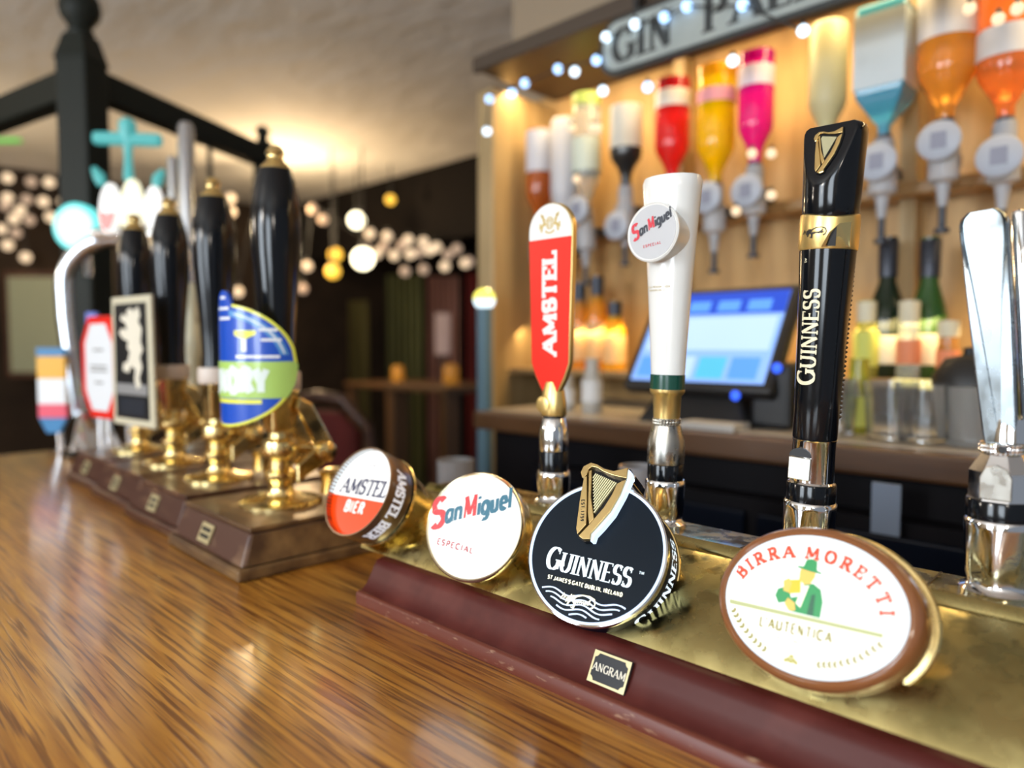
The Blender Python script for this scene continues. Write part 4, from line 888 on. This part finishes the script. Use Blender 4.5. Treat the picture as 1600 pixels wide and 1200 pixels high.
MB().box(q.x - .028, q.x + .028, q.y - .028, q.y + .028, 0, q.z + .055).build('slim_post', DG, fr, bevel=.005)
MB().lathe([(.022, q.z + .055), (.018, q.z + .075), (.026, q.z + .088), (.026, q.z + .10), (.010, q.z + .112)], 16, off=(q.x, q.y)).build('slim_finial', DG, fr, 40)
rp = pA.lerp(pB, .62) - og
MB().lathe([(.008, rp.z - .17), (.008, rp.z)], 10, off=(rp.x, rp.y)).build('drop_rod', DG, fr)

# ================================================================== FAR ROOM
struct(MB().box(-5.5, -1.62, 2.92, 3.02, .93, 1.40).build('wall_bulkhead', mat('dark_bulkhead', (.009, .007, .006), .8, spec=.1)))
BULBS = {'warm': lit('bulb_warm', (1, .74, .48), .80), 'dim': lit('bulb_dim', (.85, .60, .42), .40), 'hot': lit('bulb_hot', (1, .88, .58), 4), 'amber': lit('bulb_amber', (1, .55, .06), 1.3), 'blue': lit('bulb_blue', (.36, .60, 1), 2.2), 'ice': lit('bulb_ice', (.66, .84, 1), 2.2)}
SOCK = mat('bulb_socket', (.02, .02, .02), .5)
def bulb_mesh(kind, r):
    mb = MB(); n = 14
    prof = [(.0001, -r)] + [(r * cos(R_(a)), r * sin(R_(a))) for a in range(-66, 61, 18)] + [(r * .42, r * .98), (r * .42, r * 1.55), (r * .3, r * 1.7)]
    mb.lathe(prof, n, cap=False)
    mb.m = [1 if k >= len(prof) - 4 else 0 for k in range(len(prof) - 1) for _ in range(n)]
    o = mb.build('bulb_proto', [BULBS[kind], SOCK], None, 50); me = o.data; bpy.data.objects.remove(o); return me
BM = {}
def bulb(p, kind, r, label, group, name='festoon_bulb'):
    key = (kind, r)
    if key not in BM: BM[key] = bulb_mesh(kind, r)
    o = bpy.data.objects.new(name, BM[key]); COL.objects.link(o); o.location = p
    return tag(o, label, 'light bulb', group)
def cable(name, pts, label, r=.004):
    p0 = Vector(pts[0]); return tag(MB().tube([Vector(p) - p0 for p in pts], r, 6).build(name, SOCK), label, 'cable') if False else _cable(name, pts, label, r)
def _cable(name, pts, label, r):
    p0 = Vector(pts[0]); o = MB().tube([Vector(p) - p0 for p in pts], r, 6).build(name, SOCK); o.location = p0; return tag(o, label, 'cable')
LB = [(12, 278), (49, 284), (77, 285), (12, 309), (42, 312), (68, 315), (100, 315), (8, 321), (32, 329), (22, 342), (46, 344), (79, 339), (2, 358), (25, 364), (12, 383), (40, 402)]
for i, (x, y) in enumerate(LB):
    bulb(P(x, y, 4.5), 'dim' if i % 3 == 1 else 'warm', .032, 'small warm globe bulb in the cluster left of the dark newel post', 'festoon bulbs left of the post')
for x, y, k in ((360, 310, 'warm'), (361, 331, 'warm'), (372, 456, 'warm'), (405, 305, 'dim'), (352, 395, 'dim')):
    bulb(P(x, y, 4.3), k, .030, 'warm globe bulb seen between two black pump handles', 'festoon bulbs behind the pump handles')
MBL = [(488, 327, 'dim'), (505, 343, 'dim'), (578, 365, 'warm'), (605, 369, 'warm'), (638, 375, 'warm'), (662, 378, 'warm'), (682, 386, 'warm'), (714, 389, 'dim'), (589, 396, 'warm'), (616, 399, 'warm'), (641, 397, 'warm'), (655, 394, 'dim'), (633, 424, 'dim'), (662, 421, 'dim'), (695, 416, 'warm'), (727, 411, 'warm'), (733, 409, 'dim'), (480, 416, 'warm'), (473, 451, 'dim'), (671, 391, 'warm'), (628, 384, 'dim'), (700, 398, 'dim'), (600, 385, 'dim'), (570, 385, 'dim')]
for i, (x, y, k) in enumerate(MBL):
    bulb(P(x, y, 4.35), k, .030, 'warm globe bulb in the cluster across the far dark room', 'festoon bulbs across the far room')
for x, y, k, r, lb in ((557, 344, 'hot', .050, 'wide bright lamp bulb above the largest one in the far room'), (567, 404, 'hot', .062, 'largest and brightest lamp globe in the far room'), (524, 398, 'amber', .042, 'amber globe lamp, upper one of two beside the bright globe'), (520, 424, 'amber', .042, 'amber globe lamp, lower one of two beside the bright globe'), (610, 312, 'amber', .03, 'lone amber bulb high on the dark bulkhead')):
    p = P(x, y, 4.1 if y > 400 else 4.45); t = thing('globe_lamp', lb, 'lamp', p, group='large lamps in the far room')
    MB().lathe([(.0001, -r)] + [(r * cos(R_(a)), r * sin(R_(a))) for a in range(-72, 73, 12)] + [(.0001, r)], 20, cap=False).build('lamp_globe', BULBS[k], t, 60)
    MB().lathe([(r * .4, r * .9), (r * .35, r * 1.4), (.006, r * 1.5), (.004, 1.4 - p.z)], 10).build('lamp_cord', SOCK, t, 40)
def strung(prefix, label):
    bs = sorted([o for o in COL.objects if o.get('group') == prefix], key=lambda o: (o.location - CAM).dot(RT))
    _cable('festoon_cable', [o.location + Vector((0, 0, .048)) for o in bs], label, .0035)
strung('festoon bulbs left of the post', 'black festoon cable holding the bulbs left of the post')
strung('festoon bulbs behind the pump handles', 'black festoon cable holding the bulbs behind the pump handles')
strung('festoon bulbs across the far room', 'black festoon cable holding the bulbs across the far room')
point('far_room_light', P(566, 404, 4.1), 9, (1, .74, .42), .06)
point('far_room_light', P(440, 330, 4.2), 16, (1, .74, .42), .06)  # no globe hangs here; lamp added to warm the ceiling

def curtain(px0, px1, ytop, d, m, label, zbot=-1.1, name='curtain', cat='curtain'):
    a, b = P(px0, 500, d), P(px1, 500, d); zt_ = P(0, ytop, d).z; L = (b - a); n = 24; vs = []; L.z = 0; nv = Vector((-L.y, L.x, 0)).normalized()
    for i in range(n + 1):
        p = L * (i / n) + nv * .03 * sin(i * 1.6)
        vs += [(p.x, p.y, zbot - zt_), (p.x, p.y, 0), (p.x + nv.x * .012, p.y + nv.y * .012, zbot - zt_), (p.x + nv.x * .012, p.y + nv.y * .012, 0)]
    fs = []
    for i in range(n): o = i * 4; q = o + 4; fs += [(o, q, q + 1, o + 1), (o + 2, o + 3, q + 3, q + 2), (o + 1, q + 1, q + 3, o + 3), (o, o + 2, q + 2, q)]
    o = MB().add(vs, fs).build(name, m, None, 60); o.location = (a.x, a.y, zt_)
    return tag(o, label, cat)
fab = lambda n, c: mat(n, c, .85, noise=((9, 9, 2), tuple(x * .7 for x in c), .4, .7))
curtain(728, 776, 428, 5.2, fab('red_cloth', (.22, .03, .03)), 'dark red curtain hanging beside the back bar pillar')
curtain(668, 718, 432, 5.5, fab('rose_cloth', (.30, .16, .14)), 'dusty rose curtain left of the dark red one')
curtain(604, 662, 430, 5.6, fab('olive_cloth', (.10, .11, .045)), 'olive green curtain in the far room')
curtain(545, 575, 470, 5.4, fab('moss_cloth', (.14, .13, .05)), 'narrow mossy curtain left of the olive one')
p = P(692, 522, 5.1); t = thing('standing_banner', 'short pale pink banner on a thin pole before the rose curtain', 'banner', (p.x, p.y, -1.1)); t.rotation_euler[2] = R_(44); h = p.z + 1.1
MB().box(-.055, .055, -.01, .01, h - .15, h + .15).build('banner_cloth', fab('pale_pink_cloth', (.50, .40, .42)), t, bevel=.004)
MB().lathe([(.12, 0), (.12, .012), (.012, .03), (.012, h + .16)], 14, off=(0, .022)).build('banner_pole', SOCK, t, 40)
# lanterns on far tables
WOODT = mat('far_table_wood', (.10, .05, .02), .5)
def far_table(px, py, d, label):
    p = P(px, py, d); t = thing('pub_table', label, 'table', (p.x, p.y, -1.1), group='tables in the far room'); h = p.z + 1.1
    MB().box(-.25, .25, -.25, .25, h - .03, h).build('tabletop', WOODT, t, bevel=.005)
    for sx in (-1, 1):
        for sy in (-1, 1): MB().box(sx * .21 - .022, sx * .21 + .022, sy * .21 - .022, sy * .21 + .022, 0, h - .03).build('leg', WOODT, t)
    return h - 1.1
for px, py, d, lb, lt in ((622, 596, 4.6, 'dark wooden table below the olive curtain', 'amber candle lantern on the table below the olive curtain'), (705, 600, 3.7, 'dark wooden table below the rose curtain', 'amber candle lantern on the table below the rose curtain')):
    z_ = far_table(px, py, d, lb); p = P(px, py, d)
    l = thing('candle_lantern', lt, 'lantern', (p.x, p.y, z_), group='candle lanterns')
    MB().lathe([(.036, 0), (.042, .01), (.040, .08), (.034, .10), (.022, .105)], 20).build('glass_cup', mat('amber_glass', (.8, .4, .06), .2, trans=.5, emit=(1, .5, .08), es=.06), l, 40)
    MB().lathe([(.012, .0), (.012, .05), (.004, .07)], 12).build('candle', CREAM, l, 40)
# red chair beside the pumps
def chair(px, py, d, rz, label):
    p = P(px, py, d); t = thing('pub_chair', label, 'chair', (p.x, p.y, -1.1), group='chairs beyond the bar'); t.rotation_euler[2] = R_(rz); h = p.z + 1.1
    REDU = fab('oxblood_upholstery', (.12, .014, .012))
    MB().tube([(-.21, .20, 0), (-.22, .22, h * .6), (-.20, .24, h * .9), (-.1, .25, h * .99), (0, .25, h), (.1, .25, h * .99), (.20, .24, h * .9), (.22, .22, h * .6), (.21, .20, 0)], .022, 10).build('bentwood_frame', DWOOD, t, 60)
    MB().prism([(-.17, h * .55), (.17, h * .55), (.17, h * .88), (.08, h * .95), (-.08, h * .95), (-.17, h * .88)], -.03, .03, lambda v: (v[0], .235 + v[2], v[1])).build('backrest', REDU, t, bevel=.02)
    MB().box(-.22, .22, -.22, .22, h * .46, h * .54).build('seat', REDU, t, bevel=.02)
    for sx in (-1, 1): MB().lathe([(.018, 0), (.022, h * .46)], 10, off=(sx * .19, -.19)).build('leg', DWOOD, t)
chair(545, 612, 3.0, -150, 'oxblood red bentwood chair right of the nearest hand pump')
chair(492, 545, 4.2, 160, 'red backed chair behind the nearest pump clip')
# wall pieces at the far left
p = P(60, 500, 4.4); t = thing('wall_mirror', 'pale sage framed panel behind the swan-neck font', 'mirror', p); t.rotation_euler[2] = R_(46)
MB().box(-.20, .20, -.015, .015, -.36, .30).build('mirror_frame', DWOOD, t, bevel=.008)
MB().box(-.165, .165, -.022, -.015, -.325, .265).build('mirror_pane', mat('sage_pane', (.30, .32, .22), .35), t)
p = P(4, 212, 3.9); t = thing('exit_sign', 'small glowing green sign near the ceiling at the left edge', 'sign', p); t.rotation_euler[2] = R_(40)
MB().box(-.10, .10, -.02, .02, -.035, .035).build('sign_box', lit('lit_exit_green', (.12, .75, .10), .5), t, bevel=.005)
MB().box(-.008, .008, -.008, .008, .035, 1.4 - p.z).build('hanger', SOCK, t)
# little lens on a blue column, right of the far bulbs
p = P(757, 468, 1.75); t = thing('lens_column', 'round yellow and white lit lens on a slim blue column by the pillar', 'beer font', (p.x, p.y, -1.1)); h = p.z + 1.1
MB().lathe([(.08, 0), (.08, .02), (.019, .04), (.019, h - .02)], 20).build('column', mat('dusty_blue', (.10, .19, .26), .5), t, 40)
fc = lambda v: (v[0] * cos(R_(44)) + v[2] * sin(R_(44)), v[0] * sin(R_(44)) - v[2] * cos(R_(44)), h + v[1])
MB().lathe([(.025, -.012), (.028, -.008), (.028, .005), (.026, .007)], 28, fn=fc).build('lens_shell', CHROME, t, 40)
MB().prism(ell(0, 0, .026, .026, 24, 0, 180), .007, .009, fc).build('yellow_half', lit('lit_lens_yellow', (1, .9, .12), 1.3), t)
MB().prism(ell(0, 0, .026, .026, 24, 180, 360), .007, .009, fc).build('white_half', lit('lit_lens_sky', (.72, .90, 1), 1.4), t)

# ================================================================== BACK BAR
PALEW = mat('pale_lit_wood', (.42, .30, .15), .5, noise=((30, 30, 3), (.32, .22, .10), .4, .7))
BBW = mat('back_counter_wood', (.085, .038, .014), .35, coat=.4, noise=((4, 40, 40), (.05, .022, .009), .4, .7))
bb = thing('back_bar', 'honey wood back bar with canopy, pillar and shelf, full of spirit bottles', 'back bar', (-.3, 1.35, -1.1))
B = lambda x0, x1, y0, y1, z0, z1: MB().box(x0, x1, y0, y1, z0, z1).xf(LOC(bb))
B(-1.15, 1.35, 1.06, 1.549, .075, .115).build('counter_top', BBW, bb, bevel=.006)
B(-1.14, 1.35, 1.10, 1.549, .1152, .1165).build('worktop_strip', mat('pale_worktop', (.38, .33, .26), .4), bb)
B(-1.12, 1.32, 1.10, 1.549, -1.1, .075).build('cabinet_body', mat('black_cabinet', (.005, .0045, .006), .5, spec=.12), bb)
B(-1.39, -1.33, 1.30, 1.549, -1.1, .93).build('pillar', PALEW, bb, bevel=.006)
B(-1.33, 1.35, 1.24, 1.549, .950, .972).build('canopy_board', mat('canopy_brown', (.07, .05, .035), .5), bb, bevel=.006)
B(-1.33, 1.35, 1.225, 1.245, .942, .980).build('canopy_fascia', MATS['canopy_brown'], bb, bevel=.006)
B(-1.35, 1.35, 1.47, 1.549, .540, .565).build('optic_rail', mat('rail_wood', (.30, .17, .06), .4, coat=.3), bb, bevel=.004)
B(-1.35, 1.35, 1.36, 1.549, .185, .20).build('lower_shelf', mat('glow_shelf_wood', (.28, .18, .08), .4), bb, bevel=.003)
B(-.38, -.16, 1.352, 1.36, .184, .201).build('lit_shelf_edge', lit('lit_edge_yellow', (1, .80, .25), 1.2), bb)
for x in (-.92, -.42, .10): B(x, x + .03, 1.50, 1.549, .1165, .945).build('divider', PALEW, bb, bevel=.003)

# hanging sign
sg = thing('bar_sign', 'long grey-white sign with rounded ends and bold dark serif lettering under the canopy', 'sign', (-.52, 1.20, .858))
def rrect(w_, h_, r, n=6): return [(sx * (w_ - r) + r * cos(R_(a)), sy * (h_ - r) + r * sin(R_(a))) for sx, sy, a0 in ((1, 1, 0), (-1, 1, 90), (-1, -1, 180), (1, -1, 270)) for a in [a0 + 90 * i / n for i in range(n + 1)]]
FRR = lambda v: (v[0], -v[2], v[1])
MB().prism(rrect(.375, .056, .040), 0, .018, FRR).build('sign_border', mat('sign_black', (.03, .035, .035), .5), sg)
MB().prism(rrect(.366, .047, .034), .018, .020, FRR).build('sign_face', mat('sign_grey', (.36, .40, .38), .5, noise=((12, 12, 12), (.28, .32, .31), .4, .7)), sg)
put_text('lettering', 'GIN', lambda x, y, z: (-.343 + x, -.0205 - z, y - .034), MATS['sign_black'], sg, align='l', h=.066, thick=.24, thin=.07, serif=True, track=.10, xs=.98, sl=.08)
put_text('lettering', 'PALACE', lambda x, y, z: (-.140 + x, -.0205 - z, y - .034), MATS['sign_black'], sg, align='l', h=.066, thick=.24, thin=.07, serif=True, track=.16, xs=1.06, sl=.08)
for x in (-.3, .3): MB().box(x - .006, x + .006, -.004, .02, .04, .100).build('sign_bracket', SOCK, sg)

# blue fairy lights along the canopy
FL = [(765, 155, 'blue'), (761, 205, 'ice'), (820, 130, 'blue'), (872, 108, 'blue'), (898, 112, 'ice'), (932, 94, 'blue'), (947, 58, 'ice'), (992, 38, 'ice'), (1038, 27, 'blue'), (1073, 10, 'blue'), (942, 142, 'ice'), (1012, 136, 'blue'), (1255, 48, 'ice'), (1145, 95, 'ice'), (800, 145, 'blue'), (1160, 8, 'blue')]
for x, y, k in FL: bulb(PY(x, y, 1.17), k, .0095, 'tiny blue-white fairy light strung along the back bar canopy', 'fairy lights on the canopy', 'fairy_light')
for x, y in ((893, 200), (925, 199), (934, 199), (901, 280), (1515, 14), (1590, 14), (1560, 30), (1205, 240), (1175, 240), (1150, 330), (1205, 305)):
    bulb(PY(x, y, 1.26), 'warm', .009, 'tiny warm fairy light hanging among the spirit bottles', 'warm fairy lights among the bottles', 'fairy_light')
_cable('fairy_cable', [PY(x, y, 1.165) for x, y, k in sorted(FL[:2]) + [FL[2], FL[3], FL[5], FL[6], FL[7], FL[8], FL[9], FL[15], FL[12]]], 'thin dark fairy light wire along the canopy', .0018)

# spirit bottles on optics
YB = 1.40
def glassm(n, c, t=.55): return mat(n, c, .12, trans=t, ior=1.35, coat=.3)
LABW = mat('bottle_label_white', (.62, .62, .62), .6); OPG = mat('optic_clear_plastic', (.55, .57, .62), .2, trans=.4, ior=1.3); OPD = mat('optic_dark', (.03, .035, .05), .35); BADG = mat('optic_badge', (.38, .41, .48), .4)
def optic_bottle(px, y0, y1, wpx, m, label, lab=None, laby=(.3, .7), badge=None, square=False, base=None):
    top = PY(px, y0, YB); d = dep(top); bot = PY(px, y1, YB); r = wpx * d / 1100 / 2; H = top.z - bot.z
    t = thing('spirit_bottle', label, 'bottle', (bot.x, YB, bot.z), group='spirit bottles hung on optics')
    n = 4 if square else 26; rot = Matrix.Rotation(R_(45), 4, 'Z') if square else Matrix.Identity(4); k = 1.30 if square else 1
    prof = [(.013, -.055), (.013, -.02), (r * .55, 0), (r * .93, H * .14), (r, H * .22), (r, H * .96), (r * .9, H)]
    prof = [(a * (k if a > .014 else 1), z) for a, z in prof]
    MB().lathe(prof, n, fn=None).xf(rot).build('bottle_glass', m, t, 40, bevel=.004 if square else None)
    if base: MB().lathe([(r * 1.01 * k, H * .88), (r * 1.01 * k, H * 1.0), (r * .8 * k, H * 1.01)], n).xf(rot).build('bottle_base', base, t, 40)
    if lab: MB().lathe([(r * 1.015 * k, H * laby[0]), (r * 1.015 * k, H * laby[1])], n, cap=False).xf(rot).build('label', lab, t, 40)
    zb = -.055
    o = MB().lathe([(.016, zb + .012), (.018, zb), (.018, zb - .03), (.024, zb - .034), (.024, zb - .085), (.012, zb - .092), (.007, zb - .13)], 20).build('optic', OPG, t, 40)
    MB().lathe([(.0125, zb + .02), (.015, zb + .012), (.015, zb - .006)], 16).build('optic_collar', OPD, t, 40)
    MB().box(-.010, .010, .018, .080, zb - .05, zb - .03).build('optic_arm', OPD, t)
    MB().lathe([(.006, zb - .13), (.006, zb - .165), (.012, zb - .168), (.012, zb - .175)], 12).build('optic_plunger', OPD, t, 40)
    if badge:
        bz = PY(px, badge, YB).z - bot.z
        bd_ = MB().lathe([(.030, 0), (.033, .003), (.033, .008), (.030, .010)], 28, fn=lambda p: (p[0], -.030 - p[2], bz + p[1])).build('optic_badge', BADG, t, 40)
        MB().box(-.012, .012, -.0412, -.040, bz - .014, bz + .014).build('badge_print', mat('badge_print', (.24, .25, .32), .5), bd_)
    return t
AMBER = glassm('amber_spirit', (.80, .36, .05)); CLEAR = glassm('clear_spirit', (.72, .76, .74), .75); RUM = glassm('dark_rum', (.22, .05, .01)); 
LIQS = [
 (795, 216, 330, 44, AMBER, 'amber whisky bottle with white label nearest the pillar', LABW, (.35, .95), 390, False, None),
 (843, 205, 325, 42, glassm('reddish_rum', (.55, .14, .02)), 'reddish rum bottle second from the pillar', mat('label_lilac', (.50, .52, .60), .6), (.45, .98), None, False, None),
 (882, 188, 330, 44, mat('frosted_white_glass', (.62, .63, .68), .4, trans=.2), 'frosted white bottle third from the pillar', None, (0, 0), None, False, None),
 (916, 150, 300, 44, CLEAR, 'clear bottle with green top and pale label beside the frosted one', mat('label_mint', (.55, .62, .55), .6), (.2, .55), 330, False, mat('lime_base', (.36, .48, .12), .4, trans=.3)),
 (978, 168, 262, 50, glassm('black_spirit', (.02, .02, .02), .1), 'dark liqueur bottle with broad grey label', mat('label_grey', (.56, .56, .52), .6), (.30, 1.0), 355, False, None),
 (1050, 128, 256, 54, glassm('red_spirit', (.85, .02, .02)), 'bright red spirit bottle with white label band under the sign', LABW, (.66, .86), 330, False, glassm('deep_red', (.35, .01, .02))),
 (1118, 108, 258, 60, glassm('yellow_spirit', (.95, .66, .0)), 'bright yellow spirit bottle with pink label band', mat('label_pink', (.70, .30, .36), .6), (.62, .76), 312, False, glassm('gold_spirit', (.8, .45, .02))),
 (1180, 86, 226, 54, glassm('magenta_spirit', (.90, .01, .34)), 'magenta pink spirit bottle with pale label band', mat('label_lav', (.60, .55, .68), .6), (.62, .84), 302, False, glassm('purple_spirit', (.40, .0, .22))),
 (1292, 40, 190, 56, mat('pale_yellow_glass', (.62, .60, .36), .4, trans=.3), 'pale yellow-green bottle behind the black tap handle', None, (0, 0), None, False, None),
 (1382, 14, 180, 78, glassm('blue_gin_glass', (.08, .40, .60), .4), 'square pale blue gin bottle with white label', mat('label_bluewhite', (.55, .62, .66), .6), (.22, .90), 258, True, None),
 (1478, -50, 152, 84, AMBER, 'large amber spirit bottle with pale grey label at upper right', mat('label_silver', (.58, .57, .58), .6), (.42, .82), 226, False, None),
 (1572, -40, 148, 84, glassm('orange_spirit', (.90, .26, .05)), 'orange-red spirit bottle with grey band at the right edge', mat('label_silver', (.58, .57, .58), .6), (.28, .52), 250, False, None)]
for a in LIQS:
    t = optic_bottle(a[0], a[1], a[2], a[3], a[4], a[5], a[6], a[7], a[8], a[9], a[10])
MBx = [(1486, 130), ]
# standing bottles
def stand(px, ytop, ybot, wpx, Y, m, label, foil=None, lab=None, laby=(.15, .5), slope=.5, zfix=None):
    b0 = PY(px, ybot, Y); d = dep(b0); z = zfix if zfix is not None else b0.z; H = PY(px, ytop, Y).z - z; r = wpx * d / 1100 / 2
    t = thing('standing_bottle', label, 'bottle', (b0.x, Y, z), group='bottles standing on the back bar')
    MB().lathe([(r * .92, 0), (r, .006), (r, H * slope), (r * .85, H * (slope + .10)), (.015, H * (slope + .26)), (.014, H * .97), (.016, H * .975), (.016, H)], 24).build('bottle_glass', m, t, 40)
    if foil: MB().lathe([(.0165, H * .72), (.0172, H * .98), (.012, H * 1.005)], 20).build('foil', foil, t, 40)
    if lab: MB().lathe([(r * 1.02, H * laby[0]), (r * 1.02, H * laby[1])], 24, cap=False).build('label', lab, t, 40)
    return t
DKG = glassm('dark_green_glass', (.008, .02, .008), .2); GRG = glassm('green_glass', (.03, .10, .02), .3); FOILB = mat('dark_foil', (.04, .045, .06), .35, .5)
LABC = mat('label_cream', (.62, .58, .44), .6); LABY = mat('label_lime', (.55, .58, .12), .6)
SH = .20; CT = .1165
stand(1383, 372, 575, 58, 1.44, DKG, 'dark champagne bottle left of the green one on the shelf', FOILB, LABC, (.10, .30), .42, SH)
stand(1448, 372, 575, 54, 1.44, GRG, 'green champagne bottle right of the dark one on the shelf', FOILB, LABC, (.10, .32), .42, SH)
stand(1352, 470, 575, 36, 1.40, glassm('olive_mixer', (.50, .48, .10)), 'small olive mixer bottle left of the champagne', LABC, LABY, (.15, .6), .5, SH)
stand(1418, 470, 590, 34, 1.385, CLEAR, 'small clear mixer bottle between the champagne bottles', LABC, mat('label_coral', (.70, .24, .12), .6), (.2, .5), .5, SH)
stand(1480, 500, 590, 32, 1.385, glassm('amber_mixer', (.60, .28, .06)), 'small amber mixer bottle right of the green champagne', LABC, mat('label_coral', (.70, .24, .12), .6), (.2, .5), .5, SH)
stand(1340, 560, 680, 36, 1.22, glassm('lime_cordial', (.52, .52, .06)), 'lime cordial bottle on the counter right of the black handle', None, LABY, (.1, .5), .55, CT)
stand(1592, 470, 690, 60, 1.25, glassm('yellow_green_glass', (.30, .32, .02)), 'yellow-green bottle on the counter at the right edge', None, None, (0, 0), .5, CT)
for k, (px, yt, w_, mm, lb) in enumerate(((905, 440, 34, AMBER, 'amber bottle leftmost of the three left of the till'), (932, 430, 36, glassm('orange_liqueur', (.90, .40, .02)), 'orange liqueur bottle in the middle of the three left of the till'), (960, 470, 36, glassm('gold_liqueur', (.95, .52, .02)), 'golden liqueur bottle of the three nearest the till'))):
    stand(px, yt, 590, w_, 1.42, mm, lb, FOILB, mat('label_peach', (.70, .42, .18), .6), (.1, .5), .55, SH)
for k, (px, yt, w_, lb) in enumerate(((885, 585, 26, 'slim pale bottle on the counter left of the till'), (925, 560, 32, 'white bottle on the counter near the till'))):
    stand(px, yt, 650, w_, 1.2, mat('milky_glass', (.50, .48, .44), .35, trans=.3), lb, None, LABW, (.2, .6), .55, CT)
for k, px in enumerate((1300, 1390, 1440, 1520)):
    p = PY(px, 680, 1.17); t = thing('tumbler_glass', ['clear tumbler on the counter just right of the black handle', 'clear tumbler below the dark champagne bottle', 'clear tumbler below the green champagne bottle', 'clear tumbler left of the chrome tap handle'][k], 'glass', (p.x, 1.17, CT), group='tumblers on the back counter')
    MB().lathe([(.026, 0), (.032, .002), (.038, .09), (.0365, .09), (.030, .008), (.001, .008)], 24, cap=False).build('tumbler', mat('tumbler_glass', (.85, .87, .88), .05, trans=.95), t, 40)
# dark cloth bag by the chrome handle
p = PY(1512, 640, 1.20); t = thing('ice_bucket', 'pale grey ice bucket with black lid left of the chrome tap handle', 'ice bucket', (p.x, 1.20, CT))
MB().lathe([(.035, 0), (.045, .07), (.045, .085)], 28).build('bucket', mat('grey_bucket', (.40, .38, .36), .4), t, 40)
MB().lathe([(.047, .085), (.047, .10), (.03, .125), (.008, .13), (.008, .14), (.001, .142)], 28).build('lid', BLACKM, t, 40)

# till with tilted touch screen
tl = thing('till', 'black till with tilted touch screen showing blue panels, behind the white tap', 'till', (-.655, 1.22, CT)); 
tM = Matrix.Translation((0, -.02, .160)) @ Matrix.Rotation(R_(90 - 33), 4, 'X')
MB().box(-.150, .150, -.115, .115, -.03, 0).xf(tM).build('screen_housing', BLACKM, tl, bevel=.008)
scr = MB().box(-.134, .134, -.098, .100, 0, .001).xf(tM).build('screen', lit('screen_light_blue', (.26, .46, 1), .8), tl)
def ui(x0, x1, y0, y1, mm, z=.0014): MB().box(x0, x1, y0, y1, .001, z).xf(tM).build('screen_panel', mm, scr)
UIB = lit('screen_deep_blue', (.01, .07, .60), .7); UIM = lit('screen_mid_blue', (.10, .32, .95), .8); UIP = lit('screen_pale', (.44, .62, 1), .85)
ui(-.134, .134, .050, .100, UIB)
for k in range(4): ui(-.118 + k * .06, -.074 + k * .06, .056, .080, UIM, .0018)
ui(-.125, .125, -.030, .042, UIP)
for k, mm in enumerate((UIM, UIP, lit('screen_teal', (.10, .55, .80), .7), UIM)): ui(-.125 + k * .063, -.072 + k * .063, -.090, -.045, mm)
MB().frustum((-.11, .11, -.09, .11), (-.05, .05, -.01, .06), 0, .13).build('till_stand', BLACKM, tl, bevel=.006)
for k, (x, y) in enumerate(((1150, 618), (1215, 575))):
    q = PY(x, y, 1.13 + .03 * k) - Vector(tl.location)
    MB().lathe([(.0075, 0), (.0085, .003), (.0001, .009)], 16, fn=lambda p: (q.x + p[0], q.y - p[2], q.z + p[1])).build('status_light', lit('lit_led_blue', (.03, .12, 1), 1.2), tl, 40)
q1 = PY(1215, 600, 1.16) - Vector(tl.location)
MB().box(.10, q1.x + .02, -.055, .08, 0, q1.z + .035).build('card_reader_dock', BLACKM, tl, bevel=.01)
# receipt pad on the counter and dim things below
p = PY(1110, 668, 1.10); t = tag(MB().box(-.05, .05, -.03, .03, 0, .012).build('order_pad', mat('pad_paper', (.42, .40, .37), .7)), 'pale paper order pad on the counter in front of the till', 'notepad'); t.location = (p.x, 1.115, CT)
fg = thing('bottle_fridge', 'black under-counter bottle fridge with glass doors below the back bar', 'fridge', (-.25, 1.06, -1.1))
MB().box(-.72, .72, -.01, .035, .28, 1.12).build('fridge_frame', MATS['black_cabinet'], fg)
FGL = mat('fridge_glass', (.004, .006, .012), .25, spec=.15)
for k in range(3):
    dr = MB().box(-.70 + k * .47, -.25 + k * .47, -.022, -.01, .30, 1.10).build('fridge_door', FGL, fg, bevel=.004)
    MB().box(-.275 + k * .47, -.262 + k * .47, -.045, -.022, .45, .95).build('door_handle', CHROME, dr)
q = PY(1385, 795, 1.035) - Vector(fg.location)
MB().box(q.x - .018, q.x + .018, q.y - .004, q.y, q.z - .035, q.z + .035).build('grey_blue_block', mat('fridge_grey_blue', (.16, .20, .27), .4), fg)  # small grey-blue block on the fridge front
# white coffee cups standing behind the font, on the bar's inner ledge
lg = struct(MB().box(-1.5, 1.0, .66, .80, -.22, -.19).build('trim_1', mat('inner_ledge', (.005, .005, .006), .5, spec=.15)))
def jug(px, py, Y, s, label):
    p = PY(px, py, Y); t = thing('white_mug', label, 'mug', (p.x, Y, -.19), group='mugs behind the font'); h = p.z + .19
    MB().lathe([(s * .8, 0), (s * .85, .01), (s, .03), (s, h), (s * .9, h), (s * .88, .03), (.001, .02)], 28, cap=False).build('mug_body', mat('mug_ceramic', (.26, .25, .25), .3, coat=.4), t, 40)
    MB().tube([(-s * .95, 0, h * .85), (-s * 1.5, 0, h * .8), (-s * 1.6, 0, h * .55), (-s * .95, 0, h * .45)], .006, 8).build('mug_handle', MATS['mug_ceramic'], t, 60)
jug(712, 718, .74, .030, 'grey-white mug behind the orange and white badge')
jug(1000, 728, .74, .026, 'grey-white mug behind the black harp badge')
